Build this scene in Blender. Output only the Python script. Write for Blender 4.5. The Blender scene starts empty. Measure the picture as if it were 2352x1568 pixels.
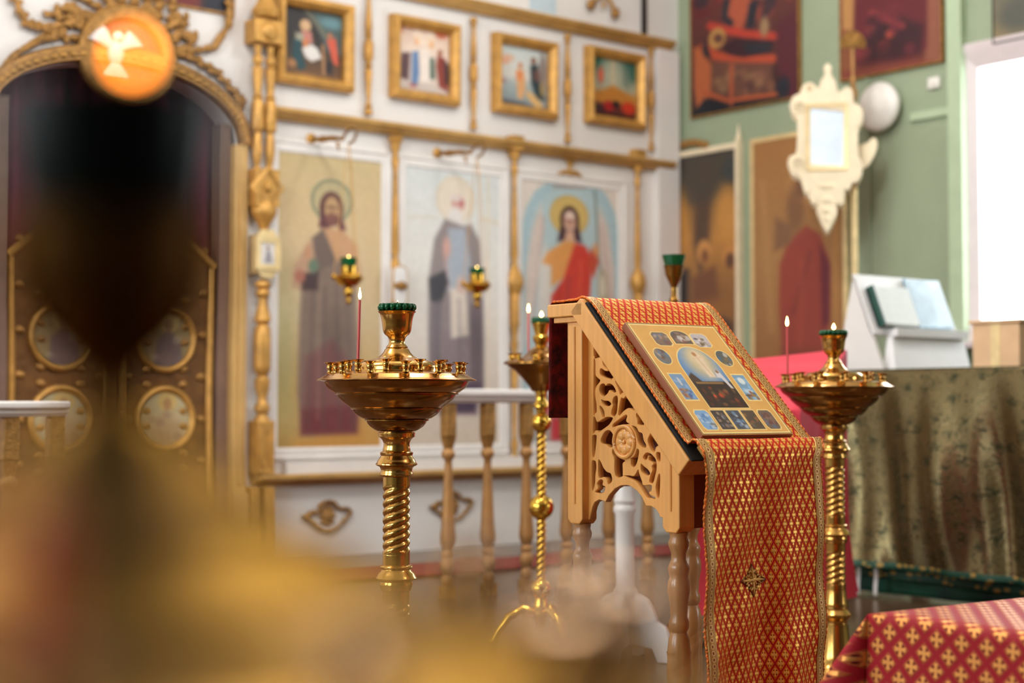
import bpy, bmesh, math, random
import numpy as np
from mathutils import Vector, Matrix, Euler
random.seed(7)
PI = math.pi
SC = bpy.context.scene
COL = SC.collection

# ------------------------------------------------------------------ camera frame (world: +y to the icon screen, +x to the green wall)
F_PX, CX, CY, CAM_H = 3600.0, 1176.0, 784.0, 0.9
PITCH = math.atan(150.0 / F_PX)
YAW = math.atan2(-.634, .773)
RIGHT = Vector((math.cos(YAW), math.sin(YAW), 0))
FWD = Vector((-math.sin(YAW), math.cos(YAW), 0))
UP = Vector((0, 0, 1))
CF = FWD * math.cos(PITCH) + UP * math.sin(PITCH)
CU = UP * math.cos(PITCH) - FWD * math.sin(PITCH)
CAM = Vector((0, 0, CAM_H))
def ray(px, py): return CF + RIGHT * ((px - CX) / F_PX) + CU * ((CY - py) / F_PX)
def on_y(px, py, Y): d = ray(px, py); return CAM + d * (Y / d.y)
def on_x(px, py, X): d = ray(px, py); return CAM + d * (X / d.x)
def at_depth(px, py, Z): d = ray(px, py); return CAM + d * (Z / d.dot(FWD))
WALL_Y, WALL_X = 8.0, 8.13
def bw(px, py, off=0.0): return on_y(px, py, WALL_Y - off)
def rw(px, py, off=0.0): return on_x(px, py, WALL_X - off)

# ------------------------------------------------------------------ colour and materials
def lin(c):
    out = []
    for v in c[:3]:
        v = v / 255.0
        out.append(v / 12.92 if v <= .04045 else ((v + .055) / 1.055) ** 2.4)
    return tuple(out)
def L4(c): return (*lin(c), 1.0)

def new_mat(name):
    m = bpy.data.materials.new(name); m.use_nodes = True
    nt = m.node_tree
    return m, nt, nt.nodes['Principled BSDF']
def surf(name, c, rough=.5, metal=0.0, var=.12, scale=9.0, bump=0.0, bscale=40.0, spec=.5, c2=None, coat=0.0, stretch=None, detail=4):
    """principled surface whose colour wanders with noise, with an optional fine bump"""
    m, nt, b = new_mat(name); N = nt.nodes; K = nt.links
    tc = N.new('ShaderNodeTexCoord'); src = tc.outputs['Object']
    if stretch:
        mp = N.new('ShaderNodeMapping'); mp.inputs['Scale'].default_value = stretch
        K.new(src, mp.inputs['Vector']); src = mp.outputs['Vector']
    nz = N.new('ShaderNodeTexNoise'); nz.inputs['Scale'].default_value = scale; nz.inputs['Detail'].default_value = detail
    K.new(src, nz.inputs['Vector'])
    cr = N.new('ShaderNodeValToRGB')
    a = lin(c); d = lin(c2) if c2 else tuple(v * (1 - var) for v in a); e = a if c2 else tuple(min(1, v * (1 + var)) for v in a)
    cr.color_ramp.elements[0].position = .32; cr.color_ramp.elements[1].position = .68
    cr.color_ramp.elements[0].color = (*d, 1); cr.color_ramp.elements[1].color = (*e, 1)
    K.new(nz.outputs['Fac'], cr.inputs['Fac']); K.new(cr.outputs['Color'], b.inputs['Base Color'])
    b.inputs['Roughness'].default_value = rough; b.inputs['Metallic'].default_value = metal
    b.inputs['Specular IOR Level'].default_value = spec; b.inputs['Coat Weight'].default_value = coat
    b.inputs['Coat Roughness'].default_value = .12
    if bump:
        nb = N.new('ShaderNodeTexNoise'); nb.inputs['Scale'].default_value = bscale; K.new(src, nb.inputs['Vector'])
        bp = N.new('ShaderNodeBump'); bp.inputs['Strength'].default_value = bump; bp.inputs['Distance'].default_value = .01
        K.new(nb.outputs['Fac'], bp.inputs['Height']); K.new(bp.outputs['Normal'], b.inputs['Normal'])
    return m
def emit(name, c, strength):
    m, nt, b = new_mat(name)
    b.inputs['Base Color'].default_value = L4(c); b.inputs['Emission Color'].default_value = L4(c); b.inputs['Emission Strength'].default_value = strength
    return m
def glassy(name, c, trans=.75, rough=.06, glow=0):
    m, nt, b = new_mat(name)
    b.inputs['Base Color'].default_value = L4(c); b.inputs['Roughness'].default_value = rough
    b.inputs['Transmission Weight'].default_value = trans; b.inputs['IOR'].default_value = 1.45
    return m
def painted(name, rough=.45, spec=.4, gain=1.0):
    """pigment colours are stored with each picture's own grid"""
    m, nt, b = new_mat(name); N = nt.nodes; K = nt.links
    at = N.new('ShaderNodeAttribute'); at.attribute_name = 'pigment'
    tc = N.new('ShaderNodeTexCoord'); nz = N.new('ShaderNodeTexNoise'); nz.inputs['Scale'].default_value = 30; nz.inputs['Detail'].default_value = 5
    K.new(tc.outputs['Object'], nz.inputs['Vector'])
    mr = N.new('ShaderNodeMapRange'); mr.inputs['To Min'].default_value = .86 * gain; mr.inputs['To Max'].default_value = 1.12 * gain
    K.new(nz.outputs['Fac'], mr.inputs['Value'])
    vm = N.new('ShaderNodeVectorMath'); vm.operation = 'SCALE'
    K.new(at.outputs['Color'], vm.inputs[0]); K.new(mr.outputs['Result'], vm.inputs['Scale']); K.new(vm.outputs['Vector'], b.inputs['Base Color'])
    b.inputs['Roughness'].default_value = rough; b.inputs['Specular IOR Level'].default_value = spec
    return m

class NM:
    """tiny node-math builder: each call returns an output socket"""
    def __init__(s, nt): s.nt = nt
    def _p(s, inp, v):
        if hasattr(v, 'is_output'): s.nt.links.new(v, inp)
        else: inp.default_value = v
    def m(s, op, a, b=0.0, c=0.0):
        n = s.nt.nodes.new('ShaderNodeMath'); n.operation = op
        for i, v in enumerate((a, b, c)): s._p(n.inputs[i], v)
        return n.outputs[0]
    def mix(s, f, a, b):
        n = s.nt.nodes.new('ShaderNodeMix'); n.data_type = 'RGBA'
        s._p(n.inputs[0], f)
        for i, v in ((6, a), (7, b)):
            if hasattr(v, 'is_output'): s.nt.links.new(v, n.inputs[i])
            else: n.inputs[i].default_value = v
        return n.outputs[2]
    def uv(s):
        n = s.nt.nodes.new('ShaderNodeUVMap'); n.uv_map = 'UVMap'
        x = s.nt.nodes.new('ShaderNodeSeparateXYZ'); s.nt.links.new(n.outputs[0], x.inputs[0]); return x.outputs[0], x.outputs[1]
    def lt(s, a, b): return s.m('LESS_THAN', a, b)
    def ss(s, v, e0, e1):
        n = s.nt.nodes.new('ShaderNodeMapRange'); n.interpolation_type = 'SMOOTHSTEP'
        s._p(n.inputs['Value'], v); n.inputs['From Min'].default_value = e0; n.inputs['From Max'].default_value = e1; return n.outputs[0]

def brocade(name, red, gold, cell_w, cell_h, bright, red_rough=.62, line=.36):
    """woven lattice of red lines, gold lozenges and a raised cross with four dots in every lozenge (uv in metres)"""
    m, nt, b = new_mat(name); q = NM(nt)
    u, v = q.uv()
    a = q.m('DIVIDE', u, cell_w); c = q.m('DIVIDE', v, cell_h)
    p = q.m('FRACT', q.m('ADD', q.m('ADD', a, c), 500.0)); r = q.m('FRACT', q.m('ADD', q.m('SUBTRACT', a, c), 500.0))
    p = q.m('SUBTRACT', p, .5); r = q.m('SUBTRACT', r, .5)
    dia = q.m('MAXIMUM', q.m('ABSOLUTE', p), q.m('ABSOLUTE', r))          # 0 centre .. .5 edge of a lozenge
    X = q.m('ABSOLUTE', q.m('MULTIPLY', q.m('ADD', p, r), .5)); Y = q.m('ABSOLUTE', q.m('MULTIPLY', q.m('SUBTRACT', p, r), .5))
    loz = q.m('SUBTRACT', 1.0, q.ss(dia, line - .03, line + .03))
    mn = q.m('MINIMUM', X, Y); mx = q.m('MAXIMUM', X, Y)
    arm = q.m('SUBTRACT', 1.0, q.ss(q.m('SUBTRACT', mn, q.m('MULTIPLY', mx, .22)), .02, .042))
    cross = q.m('MULTIPLY', arm, q.m('SUBTRACT', 1.0, q.ss(mx, .225, .255)))
    dx = q.m('SUBTRACT', X, .12); dy = q.m('SUBTRACT', Y, .12)
    dd = q.m('SQRT', q.m('ADD', q.m('MULTIPLY', dx, dx), q.m('MULTIPLY', dy, dy)))
    dot = q.m('SUBTRACT', 1.0, q.ss(dd, .03, .05))
    col = q.mix(loz, L4(red), L4(gold))
    col = q.mix(cross, col, L4(bright))
    col = q.mix(q.m('MULTIPLY', dot, loz), col, L4(tuple(x * .5 for x in red)))
    th = nt.nodes.new('ShaderNodeTexNoise'); th.inputs['Scale'].default_value = 260
    tc = nt.nodes.new('ShaderNodeTexCoord'); nt.links.new(tc.outputs['UV'], th.inputs['Vector'])
    col = q.mix(q.m('MULTIPLY', th.outputs['Fac'], .12), col, L4(tuple(x * .45 for x in red)))
    nt.links.new(col, b.inputs['Base Color'])
    g = q.m('MAXIMUM', q.m('MULTIPLY', loz, .15), q.m('MULTIPLY', cross, .7))
    nt.links.new(g, b.inputs['Metallic'])
    nt.links.new(q.m('SUBTRACT', red_rough, q.m('MULTIPLY', g, .3)), b.inputs['Roughness'])
    b.inputs['Specular IOR Level'].default_value = .2
    bp = nt.nodes.new('ShaderNodeBump'); bp.inputs['Strength'].default_value = .35; bp.inputs['Distance'].default_value = .002
    nt.links.new(q.m('ADD', loz, cross), bp.inputs['Height']); nt.links.new(bp.outputs['Normal'], b.inputs['Normal'])
    return m
def lace(name, base, dark, light):
    """gold galloon: small eyes in a chain between two edges (u 0..1 across, v metres along)"""
    m, nt, b = new_mat(name); q = NM(nt)
    u, v = q.uv()
    f = q.m('SUBTRACT', q.m('FRACT', q.m('DIVIDE', v, .017)), .5); x = q.m('SUBTRACT', u, .5)
    d = q.m('SQRT', q.m('ADD', q.m('MULTIPLY', q.m('MULTIPLY', x, 2.2), q.m('MULTIPLY', x, 2.2)), q.m('MULTIPLY', f, f)))
    eye = q.m('SUBTRACT', 1.0, q.ss(d, .14, .2)); ringm = q.m('SUBTRACT', 1.0, q.ss(q.m('ABSOLUTE', q.m('SUBTRACT', d, .36)), .03, .08))
    edge = q.ss(q.m('ABSOLUTE', x), .36, .42)
    nz = nt.nodes.new('ShaderNodeTexNoise'); nz.inputs['Scale'].default_value = 300
    tc = nt.nodes.new('ShaderNodeTexCoord'); nt.links.new(tc.outputs['Object'], nz.inputs['Vector'])
    col = q.mix(nz.outputs['Fac'], L4(base), L4(dark)); col = q.mix(q.m('MAXIMUM', ringm, q.m('MULTIPLY', edge, .7)), col, L4(light)); col = q.mix(eye, col, L4((120, 40, 25)))
    nt.links.new(col, b.inputs['Base Color']); b.inputs['Metallic'].default_value = .45; b.inputs['Roughness'].default_value = .48
    return m

M = {}
M['white'] = surf('ivory_paint', (231, 225, 220), .55, var=.03, scale=3)
M['white_gloss'] = surf('white_gloss_paint', (234, 228, 223), .35, var=.03)
M['green'] = surf('sage_wall_paint', (150, 162, 134), .5, var=.05, scale=2.5, bump=.06, bscale=18)
M['green_light'] = surf('pale_green_paint', (178, 196, 162), .45, var=.04)
M['plain'] = surf('plaster', (84, 72, 62), .7, var=.05)  # darkened so polished brass and brocade reflect a dim nave
M['ceil'] = surf('ceiling_paint', (225, 216, 204), .8, var=.03)
M['gold'] = surf('gilded_wood', (200, 150, 76), .46, .4, var=.2, scale=14, bump=.12, bscale=60)
M['gold_dark'] = surf('antique_gilding', (160, 116, 58), .46, .45, var=.3, scale=30, bump=.5, bscale=70)
M['gold_pale'] = surf('pale_gilding', (232, 205, 150), .4, .3, var=.12, scale=16)
M['gold_brown'] = surf('shade_brown_gilding', (164, 118, 66), .48, .3, var=.16, scale=12)  # gilding darkened: the balusters' shade is put into the colour
M['pilaster_gold'] = surf('ochre_gilding', (208, 168, 104), .5, .15, var=.1, scale=6)
M['jamb'] = surf('brown_mauve_paint', (128, 100, 84), .5, var=.1)
M['trim'] = surf('gilded_moulding', (198, 154, 86), .46, .35, var=.14, scale=8)
M['brass'] = surf('polished_brass', (204, 156, 84), .17, 1.0, var=.12, scale=10, bump=.03, bscale=25)
M['brass_dk'] = surf('dark_brass', (152, 108, 54), .18, 1.0, var=.3, scale=12, bump=.06, bscale=22)  # darker base colour than the polished brass
M['brass_y'] = surf('yellow_brass', (214, 168, 70), .16, 1.0, var=.1, scale=12, bump=.04, bscale=30)
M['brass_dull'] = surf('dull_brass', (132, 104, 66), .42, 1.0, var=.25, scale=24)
M['brass_shade'] = surf('backlit_brass', (90, 62, 34), .4, 1.0, var=.2, scale=10)  # brass darkened in colour so the nearest cup looks backlit
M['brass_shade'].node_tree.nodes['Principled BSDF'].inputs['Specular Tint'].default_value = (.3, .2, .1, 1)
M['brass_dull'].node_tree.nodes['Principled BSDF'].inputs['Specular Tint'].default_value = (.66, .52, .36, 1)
M['brass_far'] = surf('tarnished_brass', (150, 108, 50), .26, 1.0, var=.2, scale=10)
M['wood'] = surf('honey_beech', (226, 160, 84), .38, var=.07, scale=5, stretch=(14, 14, 1.2), bump=.03, coat=.25)
M['wood_dk'] = surf('turned_beech', (170, 118, 68), .32, var=.16, scale=6, stretch=(10, 10, 1.5), coat=.3)
M['rose_wood'] = surf('brown_board', (150, 88, 58), .5, var=.1)
M['felt'] = surf('black_felt', (10, 10, 12), .9, var=.2)
M['velvet'] = surf('dark_red_velvet', (150, 22, 20), .7, var=.6, scale=45, c2=(62, 8, 14))
M['red_cloth'] = surf('rose_red_cloth', (204, 48, 66), .7, var=.1, scale=6)
M['red_brocade'] = brocade('red_gold_brocade', (190, 17, 18), (230, 120, 16), .0208, .0400, (255, 208, 108), line=.395)
M['red_table'] = brocade('crimson_cross_brocade', (158, 24, 34), (170, 82, 44), .056, .058, (226, 156, 84), line=.36)
M['lace'] = lace('gold_lace', (196, 146, 74), (140, 92, 44), (234, 198, 126))
M['fringe'] = surf('orange_fringe', (214, 110, 30), .6, .2, var=.4, scale=80)
M['embroid'] = surf('antique_gold_thread', (214, 164, 80), .5, .1, var=.15, scale=120)
M['embroid_dk'] = surf('dark_cord', (112, 70, 30), .7)
M['glass_green'] = glassy('dark_green_glass', (10, 112, 62), .5, .06)
M['glass_dark'] = glassy('deep_bottle_glass', (7, 16, 16), .08, .35)
M['glass_dark'].node_tree.nodes['Principled BSDF'].inputs['Specular IOR Level'].default_value = .12
M['glass_lamp'] = glassy('clear_lamp_glass', (235, 232, 226), .45, .35)
M['wax'] = surf('red_wax', (216, 84, 80), .45, var=.06)
M['wax_flame_lit'] = surf('flame_tinted_red_wax', (222, 74, 30), .45, var=.06)  # red wax with the flame's orange light put into the colour
M['wick'] = surf('burnt_wick', (20, 16, 14), .9)
M['flame'] = emit('candle_flame', (255, 214, 130), 22.0)
M['flame_low'] = emit('lamp_flame', (255, 205, 120), 30.0)
M['flame_orange'] = emit('amber_flame', (255, 138, 44), 32.0)
M['paint'] = painted('icon_pigment', .42)
M['paint_wall'] = painted('wall_icon_pigment', .5, gain=1.6)
M['paint_high'] = painted('high_icon_pigment', .5, gain=.72)
M['print'] = painted('icon_print', .3)
M['curtain'] = surf('maroon_curtain', (124, 40, 70), .85, var=.2, scale=4)
M['door_wood'] = surf('carved_bronze_paint', (112, 74, 34), .45, .45, var=.35, scale=10, bump=.35, bscale=28)
M['floor'] = None
M['runner'] = surf('red_runner', (122, 28, 26), .9, var=.25, scale=60)
M['cream'] = surf('cream_carved_wood', (238, 220, 186), .5, var=.06, scale=12, bump=.1)
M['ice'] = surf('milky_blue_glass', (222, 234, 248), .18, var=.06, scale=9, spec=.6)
_b = M['ice'].node_tree.nodes['Principled BSDF']; _b.inputs['Emission Color'].default_value = L4((206, 224, 250)); _b.inputs['Emission Strength'].default_value = .12  # weak glow added so the pane looks bright with daylight
M['paper'] = surf('white_board', (240, 238, 236), .5, var=.02)
M['mauve'] = surf('mauve_window_paint', (214, 200, 200), .45, var=.03)
M['card'] = surf('peach_card', (222, 182, 140), .7, var=.06)
M['book_green'] = surf('dark_green_binding', (20, 70, 58), .5)
M['page'] = surf('book_page', (236, 240, 236), .6, var=.03, scale=40)
M['page_blue'] = surf('glossy_blue_page', (176, 200, 214), .25, var=.2, scale=9)
M['plastic'] = surf('white_plastic', (236, 230, 222), .4)
M['ribbon'] = surf('white_ribbon', (220, 218, 214), .6)
M['steel'] = surf('dark_iron', (46, 36, 30), .5, .6)

def floor_mat():
    m, nt, b = new_mat('glossy_brown_tile'); q = NM(nt)
    tc = nt.nodes.new('ShaderNodeTexCoord'); br = nt.nodes.new('ShaderNodeTexBrick')
    nt.links.new(tc.outputs['Object'], br.inputs['Vector'])
    br.offset = 0; br.inputs['Scale'].default_value = 1.0; br.inputs['Brick Width'].default_value = .4; br.inputs['Row Height'].default_value = .4; br.inputs['Mortar Size'].default_value = .004
    br.inputs['Color1'].default_value = L4((100, 74, 52)); br.inputs['Color2'].default_value = L4((88, 64, 46)); br.inputs['Mortar'].default_value = L4((70, 52, 38))
    nz = nt.nodes.new('ShaderNodeTexNoise'); nz.inputs['Scale'].default_value = 5; nz.inputs['Detail'].default_value = 6
    nt.links.new(tc.outputs['Object'], nz.inputs['Vector'])
    col = q.mix(q.m('MULTIPLY', nz.outputs['Fac'], .5), br.outputs['Color'], L4((84, 58, 40)))
    nt.links.new(col, b.inputs['Base Color']); b.inputs['Roughness'].default_value = .24; b.inputs['Specular IOR Level'].default_value = .35
    return m
M['floor'] = floor_mat()
def gold_green():
    """olive-gold brocade with dark green sprigs (uv in metres)"""
    m, nt, b = new_mat('olive_gold_brocade'); q = NM(nt)
    u, v = q.uv(); cb = nt.nodes.new('ShaderNodeCombineXYZ'); nt.links.new(u, cb.inputs[0]); nt.links.new(v, cb.inputs[1])
    vo = nt.nodes.new('ShaderNodeTexVoronoi'); vo.inputs['Scale'].default_value = 13; vo.inputs['Randomness'].default_value = .6; nt.links.new(cb.outputs[0], vo.inputs['Vector'])
    nz = nt.nodes.new('ShaderNodeTexNoise'); nz.inputs['Scale'].default_value = 62; nz.inputs['Detail'].default_value = 3; nt.links.new(cb.outputs[0], nz.inputs['Vector'])
    mask = q.ss(q.m('ADD', q.m('MULTIPLY', vo.outputs['Distance'], .45), nz.outputs['Fac']), .5, .74)
    col = q.mix(mask, L4((48, 50, 28)), L4((116, 102, 70))); nt.links.new(col, b.inputs['Base Color'])
    nt.links.new(q.m('ADD', q.m('MULTIPLY', mask, .25), .65), b.inputs['Metallic']); nt.links.new(q.m('SUBTRACT', .33, q.m('MULTIPLY', mask, .07)), b.inputs['Roughness'])
    bp = nt.nodes.new('ShaderNodeBump'); bp.inputs['Strength'].default_value = .45; bp.inputs['Distance'].default_value = .004
    nt.links.new(nz.outputs['Fac'], bp.inputs['Height']); nt.links.new(bp.outputs['Normal'], b.inputs['Normal'])
    return m
M['gold_green'] = gold_green()
def green_hem():
    m, nt, b = new_mat('dark_green_brocade'); q = NM(nt)
    u, v = q.uv(); cb = nt.nodes.new('ShaderNodeCombineXYZ'); nt.links.new(u, cb.inputs[0]); nt.links.new(v, cb.inputs[1])
    vo = nt.nodes.new('ShaderNodeTexVoronoi'); vo.inputs['Scale'].default_value = 22; vo.inputs['Randomness'].default_value = .5; nt.links.new(cb.outputs[0], vo.inputs['Vector'])
    col = q.mix(q.ss(vo.outputs['Distance'], .3, .42), L4((168, 132, 62)), L4((10, 66, 48))); nt.links.new(col, b.inputs['Base Color'])
    b.inputs['Roughness'].default_value = .55; b.inputs['Metallic'].default_value = .15
    return m
M['green_hem'] = green_hem()
M['under_green'] = surf('deep_green_cloth', (12, 44, 42), .7, var=.3, scale=5, c2=(20, 92, 66))
def pane_mat():
    m, nt, b = new_mat('window_glass'); N = nt.nodes
    t = N.new('ShaderNodeBsdfTransparent'); g = N.new('ShaderNodeBsdfGlossy'); g.inputs['Roughness'].default_value = .02
    mx = N.new('ShaderNodeMixShader'); mx.inputs[0].default_value = .06
    nt.links.new(t.outputs[0], mx.inputs[1]); nt.links.new(g.outputs[0], mx.inputs[2]); nt.links.new(mx.outputs[0], N['Material Output'].inputs['Surface'])
    return m
M['pane'] = pane_mat()

# ------------------------------------------------------------------ mesh collection
class MB:
    def __init__(s): s.v = []; s.f = []; s.mi = []; s.uv = None
    def add(s, vs, fs, mi=0):
        n = len(s.v); s.v += [tuple(p) for p in vs]; s.f += [tuple(i + n for i in f) for f in fs]; s.mi += [mi] * len(fs); return s
    def box(s, c, d, rz=0.0, mi=0):
        x, y, z = (k / 2 for k in d); ca, sa = math.cos(rz), math.sin(rz)
        vs = []
        for k in (-z, z):
            for i, j in ((-x, -y), (x, -y), (x, y), (-x, y)):
                vs.append((c[0] + i * ca - j * sa, c[1] + i * sa + j * ca, c[2] + k))
        return s.add(vs, [(3, 2, 1, 0), (4, 5, 6, 7), (0, 1, 5, 4), (1, 2, 6, 5), (2, 3, 7, 6), (3, 0, 4, 7)], mi)
    def lathe(s, prof, c=(0, 0, 0), n=32, mi=0, lobes=0, lobe_a=0.0, axis='z', squash=1.0):
        """prof: (radius, height) pairs"""
        vs = []; fs = []
        for r, h in prof:
            for k in range(n):
                t = 2 * PI * k / n
                rr = r * (1 + (lobe_a * (abs(math.cos(lobes * t / 2)) - .5) if lobes else 0))
                x, y = rr * math.cos(t), rr * math.sin(t) * squash
                vs.append((c[0] + x, c[1] + y, c[2] + h) if axis == 'z' else ((c[0] + x, c[1] - h, c[2] + y) if axis == 'y' else (c[0] + h, c[1] + x, c[2] + y)))
        m = len(prof)
        for i in range(m - 1):
            for k in range(n):
                a, b = i * n + k, i * n + (k + 1) % n
                fs.append((a, b, b + n, a + n))
        if prof[0][0] > 1e-5: fs.append(tuple(range(n - 1, -1, -1)))
        if prof[-1][0] > 1e-5: fs.append(tuple((m - 1) * n + k for k in range(n)))
        return s.add(vs, fs, mi)
    def ball(s, c, r, n=16, mi=0):
        if isinstance(r, (int, float)): r = (r, r, r)
        m = max(6, n // 2); vs = [(c[0], c[1], c[2] - r[2])]; fs = []
        for i in range(1, m):
            p = -PI / 2 + PI * i / m
            for k in range(n):
                t = 2 * PI * k / n
                vs.append((c[0] + r[0] * math.cos(p) * math.cos(t), c[1] + r[1] * math.cos(p) * math.sin(t), c[2] + r[2] * math.sin(p)))
        vs.append((c[0], c[1], c[2] + r[2])); e = len(vs) - 1
        for k in range(n):
            fs.append((0, 1 + (k + 1) % n, 1 + k)); fs.append((e, 1 + (m - 2) * n + k, 1 + (m - 2) * n + (k + 1) % n))
            for i in range(m - 2):
                a, b = 1 + i * n + k, 1 + i * n + (k + 1) % n
                fs.append((a, b, b + n, a + n))
        return s.add(vs, fs, mi)
    def tube(s, pts, r, n=8, mi=0, bumps=0.0):
        P = [Vector(p) for p in pts]; R = r if isinstance(r, (list, tuple)) else [r] * len(P)
        vs = []; fs = []; up = Vector((.13, .21, .97)).normalized()
        for i, p in enumerate(P):
            t = (P[min(i + 1, len(P) - 1)] - P[max(i - 1, 0)]).normalized()
            a = t.cross(up)
            if a.length < .05: a = t.cross(Vector((1, 0, 0)))
            a.normalize(); b = t.cross(a)
            rr = R[i] * (1 + bumps * random.uniform(-1, 1))
            for k in range(n):
                q = 2 * PI * k / n; vs.append(p + a * (rr * math.cos(q)) + b * (rr * math.sin(q)))
        for i in range(len(P) - 1):
            for k in range(n):
                x, y = i * n + k, i * n + (k + 1) % n; fs.append((x, y, y + n, x + n))
        fs.append(tuple(range(n - 1, -1, -1))); fs.append(tuple((len(P) - 1) * n + k for k in range(n)))
        return s.add(vs, fs, mi)
    def prism(s, poly, y0, y1, mi=0):
        """outline in x,z pushed from y0 to y1"""
        n = len(poly); vs = [(x, y0, z) for x, z in poly] + [(x, y1, z) for x, z in poly]
        fs = [tuple(range(n)), tuple(range(2 * n - 1, n - 1, -1))] + [(k, k + n, (k + 1) % n + n, (k + 1) % n) for k in range(n)]
        return s.add(vs, fs, mi)
    def rings(s, loops, mi=0, cap0=False, cap1=False):
        n = len(loops[0]); vs = [p for l in loops for p in l]; fs = []
        for i in range(len(loops) - 1):
            for k in range(n):
                a, b = i * n + k, i * n + (k + 1) % n; fs.append((a, b, b + n, a + n))
        if cap0: fs.append(tuple(range(n - 1, -1, -1)))
        if cap1: fs.append(tuple((len(loops) - 1) * n + k for k in range(n)))
        return s.add(vs, fs, mi)
    def grid(s, nu, nv, fn, uvfn=None, mi=0):
        """fn(u, v) -> point for u, v in 0..1"""
        base = len(s.v)
        if uvfn and s.uv is None: s.uv = {}
        for j in range(nv + 1):
            for i in range(nu + 1):
                u, v = i / nu, j / nv
                s.v.append(tuple(fn(u, v)))
                if uvfn: s.uv[base + j * (nu + 1) + i] = uvfn(u, v)
        for j in range(nv):
            for i in range(nu):
                a = base + j * (nu + 1) + i; s.f.append((a, a + 1, a + nu + 2, a + nu + 1)); s.mi.append(mi)
        return s
    def build(s, name, mat, parent=None, smooth=40, loc=None, rz=0.0, solid=0.0, bevel=0.0, recalc=True):
        me = bpy.data.meshes.new(name); me.from_pydata([tuple(p) for p in s.v], [], s.f)
        mats = mat if isinstance(mat, (list, tuple)) else [mat]
        for m in mats: me.materials.append(M[m] if isinstance(m, str) else m)
        if len(mats) > 1: me.polygons.foreach_set('material_index', s.mi)
        if s.uv:
            ul = me.uv_layers.new(name='UVMap')
            vi = np.empty(len(me.loops), dtype=np.int32); me.loops.foreach_get('vertex_index', vi)
            arr = np.array([s.uv.get(int(i), (0, 0)) for i in vi], dtype=np.float32); ul.data.foreach_set('uv', arr.ravel())
        if recalc and not s.uv:
            bm = bmesh.new(); bm.from_mesh(me); bmesh.ops.recalc_face_normals(bm, faces=bm.faces); bm.to_mesh(me); bm.free()
        if smooth:
            me.shade_smooth()
            try: me.set_sharp_from_angle(angle=math.radians(smooth))
            except Exception: pass
        o = bpy.data.objects.new(name, me); COL.objects.link(o)
        if parent is not None: o.parent = parent
        if loc is not None: o.location = loc
        o.rotation_euler.z = rz
        if bevel:
            b = o.modifiers.new('edge', 'BEVEL'); b.width = bevel; b.segments = 2; b.limit_method = 'ANGLE'
        if solid:
            d = o.modifiers.new('thick', 'SOLIDIFY'); d.thickness = solid; d.offset = 0
        return o

def tag(o, label=None, cat=None, group=None, kind=None):
    if label: o['label'] = label
    if cat: o['category'] = cat
    if group: o['group'] = group
    if kind: o['kind'] = kind
    return o
def thing(name, loc, label, cat, group=None, rz=0.0):
    o = bpy.data.objects.new(name, None); o.empty_display_size = .05; COL.objects.link(o)
    o.location = loc; o.rotation_euler.z = rz
    return tag(o, label, cat, group)
def struct(name, mb, mat, parent=None, **k):
    o = mb.build(name, mat, parent, **k)
    if parent is None: o['kind'] = 'structure'
    return o
def frame_loops(w, h, prof):
    """mitred frame round a w x h opening in x,z: prof = (distance outside the opening, height out of the wall); the wall is +y"""
    out = []
    for e, d in prof:
        x, z = w / 2 + e, h / 2 + e
        out.append([(-x, -d, -z), (x, -d, -z), (x, -d, z), (-x, -d, z)])
    return out
def smooth_loop(pts, k=6):
    """closed curve through the points"""
    n = len(pts); out = []
    for i in range(n):
        p0, p1, p2, p3 = (np.array(pts[(i + j - 1) % n], float) for j in range(4))
        for t in np.linspace(0, 1, k, endpoint=False):
            out.append(tuple(.5 * ((2 * p1) + (-p0 + p2) * t + (2 * p0 - 5 * p1 + 4 * p2 - p3) * t * t + (-p0 + 3 * p1 - 3 * p2 + p3) * t ** 3)))
    return out
def plate_with_holes(name, outer, holes, thick, mat, parent, bevel=.0012):
    """flat sawn plate in x,z (thickness along y) with openings"""
    cu = bpy.data.curves.new(name, 'CURVE'); cu.dimensions = '2D'; cu.fill_mode = 'BOTH'; cu.extrude = thick / 2 - bevel; cu.bevel_depth = bevel; cu.bevel_resolution = 0
    for lp in [outer] + holes:
        sp = cu.splines.new('POLY'); sp.points.add(len(lp) - 1); sp.use_cyclic_u = True
        for p, q in zip(sp.points, lp): p.co = (q[0], q[1], 0, 1)
    tmp = bpy.data.objects.new(name + '_outline', cu); COL.objects.link(tmp)
    dg = bpy.context.evaluated_depsgraph_get(); me = bpy.data.meshes.new_from_object(tmp.evaluated_get(dg))
    bpy.data.objects.remove(tmp); bpy.data.curves.remove(cu)
    me.transform(Matrix.Rotation(PI / 2, 4, 'X')); me.name = name
    me.materials.clear(); me.materials.append(M[mat])
    o = bpy.data.objects.new(name, me); COL.objects.link(o); o.parent = parent
    return o

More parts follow.
